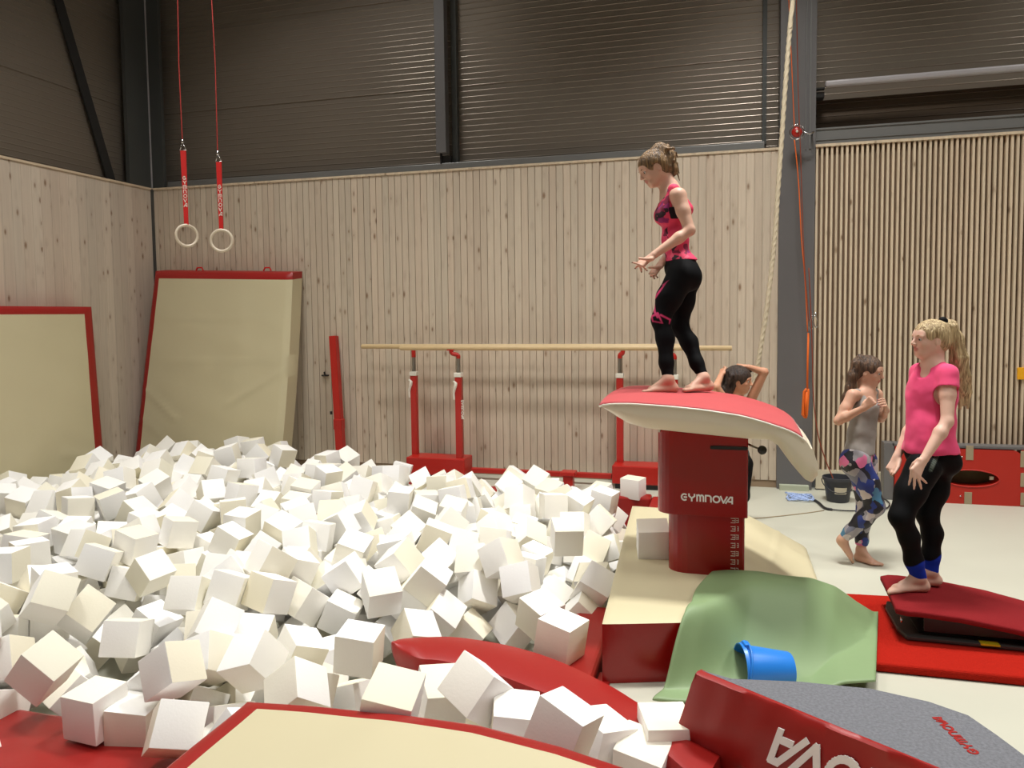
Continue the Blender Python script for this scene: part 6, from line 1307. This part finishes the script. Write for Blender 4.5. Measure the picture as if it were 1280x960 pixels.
# ======== girl in the bright pink shirt standing on the springboard
def person_pink():
    D0 = 4.2; A = lambda x, y, dd=0: at(x, y, d=D0+dd)
    f = direc(-.84, .54, 0); root = empty('person', A(1140, 745), 'person in bright pink t-shirt and black leggings with blue cuffs standing on the springboard', 'person')
    s_ = f.cross(Z)*-1      # the person's left
    J = dict(neck=A(1166, 456), chest=A(1165, 488), waist=A(1164, 530), pelvis=A(1162, 566), sl=A(1185, 467, -.10), sr=A(1149, 466, .10), hl=A(1154, 585, -.07), hr=A(1169, 583, .06))
    zt = .226; sole = lambda x, y, z=zt: at(x, y, z=z)
    heelL = sole(1158, 738); toeL = sole(1106, 740); heelR = sole(1174, 731); toeR = sole(1121, 729)
    al = heelL+(toeL-heelL).normalized()*.045+Z*.075; ar = heelR+(toeR-heelR).normalized()*.045+Z*.075
    kl = A(1126, 646, -.12); kr = A(1159, 643, .03)
    hc = A(1162.5, 422.5, 0); hf = direc(-1, .06, -.02); hu = Z; hs = 1.0
    el = A(1184, 527, -.17); wl = A(1155, 574, -.21); er = A(1141, 528, .14); wr = A(1121, 571, .10)
    F = Field(*bounds([hc+Z*.1, toeL, heelR, el, wr, A(1210, 450, .1), A(1110, 600, -.2)], .12), .0042)
    P, R = head_prims(F, hc, hf, hu, hs, J['neck']); torso(F, J, f, w=.95)
    F.cone(J['neck'], J['chest'], .044, .065, .05); F.cone(J['sl'], J['neck']-Z*.015, .038, .04, .03); F.cone(J['sr'], J['neck']-Z*.015, .038, .04, .03)
    chainp(F, [J['sl'], J['sl'].lerp(el, .45), el], [.046, .038, .030], .02); chainp(F, [el, el.lerp(wl, .3), wl], [.030, .033, .021], .015)
    chainp(F, [J['sr'], er], [.042, .030], .02); chainp(F, [er, er.lerp(wr, .3), wr], [.030, .031, .020], .015)
    tL = [A(1136, 606, -.215), A(1142.5, 611, -.225), A(1151.5, 611, -.225), A(1158, 604, -.215)]
    hand(F, wl, A(1148, 585, -.225), direc(.1, 1, .1), tL, A(1138, 586, -.19), r=.0075, bend=.004)
    tR = [A(1116, 595, .055), A(1114, 594, .08), A(1115, 592, .10), A(1117.5, 590, .12)]
    hand(F, wr, A(1117.5, 580, .09), direc(-.8, .6, 0), tR, A(1118, 592, .035), r=.0072, bend=.010)
    cl = kl.lerp(al, .33)+CR_*.012; cr_ = kr.lerp(ar, .33)+CR_*.022
    def legs(Fx, inf):
        chainp(Fx, [J['hl'], J['hl'].lerp(kl, .5)+CR_*-.008, kl, cl, kl.lerp(al, .72), al], [.084, .070, .051, .044, .039, .034], .03, inf)
        chainp(Fx, [J['hr'], J['hr'].lerp(kr, .5)+CR_*.01, kr, cr_, kr.lerp(ar, .72)+CR_*.005, ar], [.084, .070, .048, .045, .039, .033], .03, inf)
        Fx.ell(A(1176, 577, 0), (f, s_, Z), (.072+inf, .105+inf, .075+inf), .05)
    legs(F, 0); foot(F, al, heelL, toeL, Z, s=1.08); foot(F, ar, heelR, toeR, Z, s=1.05)
    F.build('body', M['skin'], root, color=skin_color((216, 176, 156), P, R, [(t, (232, 178, 168), .006) for t in tL])); face_parts(root, hc, hf, hu, hs, pm('fair_eyebrow', (170, 138, 100), .9))
    F = Field(*bounds([J['hl'], J['hr'], kl, al, ar, A(1190, 560)], .13), .0042); torso(F, J, f, .007, w=.95); legs(F, .006)
    F.plane(A(1162, 548), Z); F.plane(A(1150, 719), -Z)
    zb = A(1150, 697).z; zb2 = A(1150, 704).z; blk = np.array(s2l(BLACK)); blu = np.array(s2l((22, 52, 168))); lat = npv(A(1154, 700))
    def colr(V):
        zz = zb+.018*np.sin((V@npv(CR_))*38); w = np.clip((zz-V[:, 2])/.004, 0, 1)[:, None]; seam = (np.abs(np.sin((V@npv(CR_))*70)) > .985)[:, None]*.0
        C = blk*(1-w)+blu*w
        a, b = npv(A(1173, 566, -.2)), npv(A(1164, 588, -.2)); ct = npv(CT_); vd = npv((EYE-A(1165, 575)).normalized()); Q = V+(((a-V)@ct)/(vd@ct))[:, None]*vd; m_ = np.clip((.014-seg_dist(Q, a, b))/.004, 0, 1)[:, None]*(((V-npv(A(1165, 575, 0)))@ct) > 0)[:, None]
        pt = (.35+.65*(np.sin(V@np.array([160, 90, 210.]))*np.sin(V@np.array([70, 190, 120.])) > 0))[:, None]
        return C*(1-m_)+np.array(s2l((92, 100, 92)))*m_*pt
    F.build('leggings', M['lycra'], root, color=colr)['label'] = 'black leggings with bright blue cuffs'
    # loose t-shirt
    F = Field(*bounds([A(1135, 450, .15), A(1205, 565, -.2)], .06), .0042); torso(F, J, f, .016, w=.98)
    F.cone(A(1165, 505), A(1163, 562), .108, .118, .05, flat=(f, .86)); F.cone(J['neck']-Z*.03, J['chest'], .07, .085, .04)
    F.cone(J['sl'], J['neck']-Z*.02, .050, .045, .03); F.cone(J['sr'], J['neck']-Z*.02, .048, .045, .03)
    slv = J['sl'].lerp(el, .34); F.cone(J['sl'], slv, .053, .056, .02); slr = J['sr'].lerp(er, .4); F.cone(J['sr'], slr, .05, .053, .02)
    F.cone(A(1141, 500, .02), A(1140, 555, .0), .03, .028, .04); F.cone(A(1160, 535, -.03), A(1159, 562, -.045), .085, .088, .04); 
    F.ell(A(1161, 452, -.01), (f, s_, Z), (.062, .060, .045), .008, 'sub'); F.ell(A(1151, 462, -.035), (f, s_, Z), (.045, .042, .045), .008, 'sub')
    # sleeve ends: cut below the upper arm
    F.plane(A(1163, 564), direc(.03, 0, -1))
    sd = (el-J['sl']).normalized(); F.cone(slv+sd*.035, slv+sd*.26, .068, .055, .004, op='sub')
    F.ell(slv+sd*.035, (sd, CR_, CT_), (.001, .001, .001), .004, 'sub')
    sdr = (er-J['sr']).normalized(); F.cone(slr+sdr*.05, slr+sdr*.25, .05, .045, .004, op='sub')
    torso_back = Field
    gold = npv(A(1145, 494, -.13)); pk = np.array(s2l((226, 76, 120)))
    def sh(V):
        C = np.tile(pk, (len(V), 1)); 
        for dx, dz, r in ((0, 0, .014), (.012, .016, .011), (-.010, .018, .010), (.014, -.012, .010), (-.008, -.014, .009)):
            c = gold+npv(CR_)*dx+np.array([0, 0, dz]); w = np.clip((r-np.linalg.norm((V-c)*[1, .35, 1], axis=1))/.004, 0, 1)[:, None]*.75; C = C*(1-w)+np.array(s2l((226, 140, 110)))*w
        return C
    o = F.build('t_shirt', M['cloth'], root, color=sh); o['label'] = 'bright pink t-shirt with a small gold print'; folds(o, .014, .11)
    # hair with long pony tail
    ff, ss, uu = frame(hf, hu); RR = (ff, ss, uu); PP_ = lambda a, b, d: hc+ff*a+ss*b+uu*d
    F = Field(*bounds([A(1140, 400, .1), A(1212, 510, -.1)], .06), .004)
    F.ell(PP_(-.012, 0, .016), RR, (.098, .078, .088), .02); F.ell(PP_(-.045, 0, -.03), RR, (.058, .066, .055), .03)
    F.ell(PP_(.095, 0, -.055), RR, (.062, .10, .090), .012, 'sub'); F.ell(PP_(.012, .085, -.040), RR, (.028, .03, .045), .006, 'sub'); F.ell(PP_(.012, -.085, -.040), RR, (.028, .03, .045), .006, 'sub')
    tail = [A(1180, 403), A(1188, 408), A(1195, 425), A(1198, 447), A(1201, 470), A(1204, 488), A(1203, 503)]
    chainp(F, tail, [.020, .034, .040, .044, .040, .028, .008], .02, flat=(CT_, .8))
    for i in range(16):
        o1 = rgc.uniform(-.028, .03); o2 = rgc.uniform(-.035, .045); o3 = rgc.uniform(-.02, .03)
        chainp(F, [tail[1]+CR_*o1*.4+CT_*rgc.uniform(0, .03), tail[3]+CR_*o1+CT_*.03, tail[4]+CR_*o2*.8+CT_*.02, tail[5]+CR_*o2+Z*rgc.uniform(-.03, .02), tail[6]+CR_*(o2+o3)*.7-Z*rgc.uniform(-.01, .04)], [.011, .012, .011, .008, .003], .008)
    F.build('hair', hairmat('blond_hair', (128, 102, 66), (222, 198, 152)), root, 1)['label'] = 'blond hair in a long pony tail'
    F = Field(*bounds([A(1180, 403)], .06), .004); F.cone(A(1178.5, 401), A(1182, 405), .023, .023, .004); F.build('hair_tie', M['lycra'], root, color=lambda V: np.tile(np.array(s2l((14, 14, 16))), (len(V), 1)))
person_pink()

# ======== girl in the grey top walking over the floor
def person_grey():
    D0 = 5.28; A = lambda x, y, dd=0: at(x, y, d=D0+dd)
    f = direc(.80, .60, 0); root = empty('person', A(1075, 706), 'person in grey tank top and colourful patterned leggings walking barefoot over the floor', 'person')
    s_ = Z.cross(f)
    J = dict(neck=A(1083, 490), chest=A(1081, 512), waist=A(1077, 541), pelvis=A(1074, 569), sr=A(1066, 494, -.06), sl=A(1096, 493, .10), hr=A(1070, 577, -.06), hl=A(1080, 577, .07))
    heelR = at(1044, 677, d=D0+.02); toeR = A(1067, 705.5, -.02); heelL = at(1070, 699.5, z=.004); toeL = at(1101, 708.5, z=.004)
    ar = A(1053, 674, .0); al = heelL+(toeL-heelL).normalized()*.035+Z*.075
    kr = A(1094, 633, -.10); kl = A(1082, 636, .06)
    hc = A(1086.5, 463); hf = direc(.72, .60, -.22); hu = direc(.12, .05, 1); hs = .98
    er = A(1048, 526, -.08); wr = A(1080, 510, -.20); el = A(1101, 523, .02); wl = A(1108, 513, -.08)
    F = Field(*bounds([hc+Z*.1, toeL, heelR, er, wl], .12), .0044)
    P, R = head_prims(F, hc, hf, hu, hs, J['neck']); torso(F, J, f, w=.88)
    F.cone(J['neck'], J['chest'], .040, .06, .05); F.cone(J['sl'], J['neck']-Z*.012, .034, .036, .03); F.cone(J['sr'], J['neck']-Z*.012, .034, .036, .03)
    chainp(F, [J['sr'], J['sr'].lerp(er, .5), er], [.042, .035, .029], .02); chainp(F, [er, er.lerp(wr, .3), wr], [.029, .031, .020], .015)
    chainp(F, [J['sl'], el], [.038, .028], .02); chainp(F, [el, el.lerp(wl, .4), wl], [.028, .027, .019], .012)
    tR = [A(1090, 498, -.22), A(1092.5, 500, -.225), A(1093, 503, -.225), A(1092, 506, -.22)]
    hand(F, wr, A(1086, 504.5, -.225), direc(-.3, .8, .3), tR, A(1087, 498, -.19), r=.0068, bend=.008)
    tL = [A(1097, 500, -.20), A(1096.5, 503, -.205), A(1097.5, 506, -.205), A(1100, 509, -.20)]
    hand(F, wl, A(1106.5, 506, -.14), direc(.5, .7, .5), tL, A(1102, 499, -.15), r=.0068, bend=.008)
    cr_ = kr.lerp(ar, .35)+direc(-.3, 0, -1)*.010; cl = kl.lerp(al, .33)+CR_*-.012
    def legs(Fx, inf):
        chainp(Fx, [J['hr'], J['hr'].lerp(kr, .5)+CR_*.008, kr, cr_, kr.lerp(ar, .75), ar], [.084, .074, .053, .050, .034, .028], .03, inf)
        chainp(Fx, [J['hl'], J['hl'].lerp(kl, .5), kl, cl, kl.lerp(al, .75), al], [.084, .072, .050, .046, .033, .028], .03, inf)
        Fx.ell(A(1064, 577, 0), (f, s_, Z), (.065+inf, .10+inf, .075+inf), .05)
    legs(F, 0)
    fn = (toeR-heelR).normalized(); nr_ = fn.cross(CT_).normalized()
    if nr_.dot(CR_) < 0: nr_ = -nr_
    foot(F, ar, heelR+nr_*.012, toeR, nr_, s=.95); foot(F, al, heelL, toeL, Z, s=.95)
    F.build('body', M['skin'], root, color=skin_color((200, 156, 132), P, R, [(t, (150, 40, 50), .007) for t in tL])); face_parts(root, hc, hf, hu, hs)
    F = Field(*bounds([J['hl'], J['hr'], kr, al, ar, A(1050, 560)], .13), .0044); torso(F, J, f, .006, w=.88); legs(F, .006)
    F.plane(A(1074, 556), Z)
    dl = (al-kl).normalized(); F.cone(al-Z*.03, al-Z*.08, .075, .05, .004, op='sub')
    da = (ar-kr).normalized(); F.cone(ar+da*.045, ar+da*.12, .070, .06, .004, op='sub')
    m = bpy.data.materials.new('multicolour_floral_print'); m.use_nodes = True; t = NT(m); b = t.n['Principled BSDF']; b.inputs['Roughness'].default_value = .6
    tc = t.new('ShaderNodeTexCoord'); no0 = t.new('ShaderNodeTexNoise'); no0.inputs['Scale'].default_value = 9; t.link(tc.outputs['Object'], no0.inputs['Vector'])
    vm = t.new('ShaderNodeVectorMath', operation='MULTIPLY_ADD'); t.link(no0.outputs['Color'], vm.inputs[0]); vm.inputs[1].default_value = (.12, .12, .12); t.link(tc.outputs['Object'], vm.inputs[2])
    vo = t.new('ShaderNodeTexVoronoi'); vo.inputs['Scale'].default_value = 15; t.link(vm.outputs[0], vo.inputs['Vector']); sc_ = t.new('ShaderNodeSeparateColor'); t.link(vo.outputs['Color'], sc_.inputs[0])
    cr2 = t.new('ShaderNodeValToRGB'); cr2.color_ramp.interpolation = 'CONSTANT'; el_ = cr2.color_ramp.elements
    cols = [(0, (30, 28, 38)), (.24, (150, 146, 150)), (.42, (196, 188, 186)), (.54, (34, 52, 120)), (.68, (110, 112, 128)), (.80, (214, 110, 150)), (.87, (24, 24, 32)), (.95, (70, 120, 150))]
    while len(el_) < len(cols): el_.new(.5)
    for e_, (p_, c_) in zip(el_, cols): e_.position = p_; e_.color = (*s2l(c_), 1)
    t.link(sc_.outputs[0], cr2.inputs[0]); t.link(cr2.outputs[0], b.inputs['Base Color'])
    F.build('leggings', m, root)['label'] = 'grey, blue and pink patterned leggings'
    F = Field(*bounds([A(1050, 488, .15), A(1105, 570, -.15)], .06), .0044); torso(F, J, f, .008, w=.90); F.cone(A(1079, 530), A(1074, 565), .088, .100, .05, flat=(f, .85))
    for sg, p_ in ((-1, A(1071, 491, -.04)), (1, A(1093, 490, .07))): F.cone(p_, p_.lerp(J['chest'], .7)+f*.03, .026, .04, .02); F.cone(p_, p_.lerp(J['chest'], .7)-f*.03, .026, .04, .02)
    F.ell(A(1084, 486, 0), (f, s_, Z), (.065, .055, .055), .01, 'sub'); F.ell(A(1091, 495, -.07), (f, s_, Z), (.05, .045, .06), .01, 'sub')
    for q in (J['sr']+Vector((0, 0, 0)), J['sl']): F.ell(q-Z*.02+(q-J['neck']).normalized()*.035, (f, s_, Z), (.045, .04, .062), .008, 'sub')
    F.plane(A(1074, 567), direc(.04, 0, -1))
    o = F.build('tank_top', M['cloth'], root, color=lambda V: np.tile(np.array(s2l((142, 136, 130))), (len(V), 1))); o['label'] = 'grey tank top'; folds(o, .010, .09)
    ff, ss, uu = frame(hf, hu); RR = (ff, ss, uu); PP_ = lambda a, b, d: hc+ff*a+ss*b+uu*d
    F = Field(*bounds([A(1050, 440, .1), A(1105, 505, -.1)], .07), .0042)
    F.ell(PP_(-.014, 0, .016), RR, (.098, .079, .088), .02); F.ell(PP_(-.045, 0, -.03), RR, (.055, .064, .052), .03)
    F.ell(PP_(.098, 0, -.050), RR, (.064, .10, .088), .012, 'sub'); F.ell(PP_(.012, .085, -.038), RR, (.026, .03, .042), .006, 'sub'); F.ell(PP_(.012, -.085, -.038), RR, (.026, .03, .042), .006, 'sub')
    tail = [A(1075, 447), A(1070, 455), A(1066, 470), A(1062, 484), A(1057, 495), A(1053, 505)]
    chainp(F, tail, [.026, .032, .034, .028, .018, .006], .02)
    for i in range(10): o1 = rgc.uniform(-.02, .02); chainp(F, [tail[1]+CT_*.02, tail[2]+CR_*o1+CT_*.02, tail[3]+CR_*o1*1.2+CT_*.01, tail[4]+CR_*o1, tail[5]+CR_*o1], [.012, .011, .009, .007, .003], .008)
    F.build('hair', hairmat('dark_brown_hair', (40, 28, 22), (112, 84, 62)), root, 1)['label'] = 'long dark brown hair tied back'
person_grey()

# ======== girl behind the vaulting table, arms raised behind her head
def person_behind():
    D0 = 6.1; A = lambda x, y, dd=0: at(x, y, d=D0+dd)
    f = direc(.86, .50, 0); s_ = Z.cross(f); root = empty('person', at(922, 660, z=0), 'dark-haired person in black behind the vaulting table holding both hands behind the head', 'person')
    J = dict(neck=A(921, 502), chest=A(922, 522), waist=A(922, 548), pelvis=A(923, 572), sr=A(908, 505, -.10), sl=A(936, 505, .10), hr=A(919, 580, -.06), hl=A(928, 580, .06))
    heelR = at(914, 662, z=.004); toeR = at(936, 665, z=.004); heelL = at(922, 655, z=.004); toeL = at(946, 657, z=.004)
    heelR, toeR = heelR+CR_*-.10, toeR+CR_*-.10; heelL, toeL = heelL+CR_*-.10, toeL+CR_*-.10
    ar = heelR+(toeR-heelR).normalized()*.035+Z*.075; al = heelL+(toeL-heelL).normalized()*.035+Z*.075
    kr = A(922, 622, -.08); kl = A(928, 620, .04)
    hc = A(924.5, 474.5); hf = direc(.86, .46, -.12); hu = direc(.12, 0, 1); hs = 1.0
    er = A(895, 484, -.14); wr = A(901, 470, -.03); el = A(955, 465, .02); wl = A(936, 459, .02)
    F = Field(*bounds([hc+Z*.1, toeL, heelR, er, el], .13), .0048)
    P, R = head_prims(F, hc, hf, hu, hs, J['neck']); torso(F, J, f, w=.85)
    F.cone(J['neck'], J['chest'], .040, .06, .05); F.cone(J['sl'], J['neck']-Z*.01, .036, .036, .03); F.cone(J['sr'], J['neck']-Z*.01, .036, .036, .03)
    chainp(F, [J['sr'], er], [.042, .032], .02); chainp(F, [er, wr], [.031, .022], .012); chainp(F, [J['sl'], el], [.042, .034], .02); chainp(F, [el, wl], [.032, .022], .012)
    hand(F, wr, A(903, 464.5, .0), direc(-.8, .5, .2), [A(905, 458, .01), A(907, 459, .03), A(909, 461, .04), A(909, 463, .05)], A(907, 466, -.02), bend=.006)
    hand(F, wl, A(928, 457, .06), direc(.3, .2, .9), [A(921, 457, .08), A(920, 459, .09), A(920, 461, .10), A(922, 463, .10)], A(925, 459, .02), bend=.006)
    def legs(Fx, inf):
        chainp(Fx, [J['hr'], kr, kr.lerp(ar, .35), ar], [.080, .048, .045, .028], .03, inf); chainp(Fx, [J['hl'], kl, kl.lerp(al, .35), al], [.080, .048, .045, .028], .03, inf)
    legs(F, 0); foot(F, ar, heelR, toeR, Z, s=.95); foot(F, al, heelL, toeL, Z, s=.95)
    F.build('body', M['skin'], root, color=skin_color((200, 146, 116), P, R)); face_parts(root, hc, hf, hu, hs)
    F = Field(*bounds([J['hl'], J['hr'], kr, al, ar], .13), .0048); torso(F, J, f, .006, w=.85); legs(F, .005); F.plane(A(922, 560), Z); F.plane(ar+Z*.02, -Z)
    F.build('leggings', M['lycra'], root, color=lambda V: np.tile(np.array(s2l(BLACK)), (len(V), 1)))['label'] = 'black leggings'
    F = Field(*bounds([A(905, 495, .15), A(940, 570, -.15)], .08), .0048); torso(F, J, f, .009, w=.87); F.cone(A(921, 511), J['chest'], .055, .07, .03); F.plane(A(922, 568), -Z); F.plane(A(922, 504), Z)
    F.build('top', M['cloth'], root, color=lambda V: np.tile(np.array(s2l((28, 26, 30))), (len(V), 1)))['label'] = 'black top'
    ff, ss, uu = frame(hf, hu); RR = (ff, ss, uu); PP_ = lambda a, b, d: hc+ff*a+ss*b+uu*d
    F = Field(*bounds([A(895, 450, .12), A(945, 505, -.12)], .06), .0045)
    F.ell(PP_(-.02, 0, .018), RR, (.110, .090, .096), .02); F.ell(PP_(-.055, 0, -.05), RR, (.060, .080, .075), .04); F.ell(A(908, 489), RR, (.05, .07, .06), .03); F.ell(A(934, 462, .05), RR, (.045, .04, .028), .02)
    F.ell(PP_(.105, 0, -.055), RR, (.066, .11, .092), .012, 'sub'); F.ell(PP_(.012, .09, -.035), RR, (.026, .03, .038), .006, 'sub'); F.ell(PP_(.012, -.092, -.035), RR, (.026, .03, .038), .006, 'sub')
    for i in range(22):
        a0 = A(908+rgc.uniform(-3, 10), 470+rgc.uniform(-8, 8), rgc.uniform(-.08, .05)); chainp(F, [a0, a0+CR_*rgc.uniform(-.03, .01)-Z*.06, a0+CR_*rgc.uniform(-.05, .02)-Z*rgc.uniform(.09, .15)], [.014, .011, .004], .01)
    F.build('hair', hairmat('black_hair', (24, 18, 15), (74, 54, 42)), root, 1)['label'] = 'loose dark hair'
person_behind()
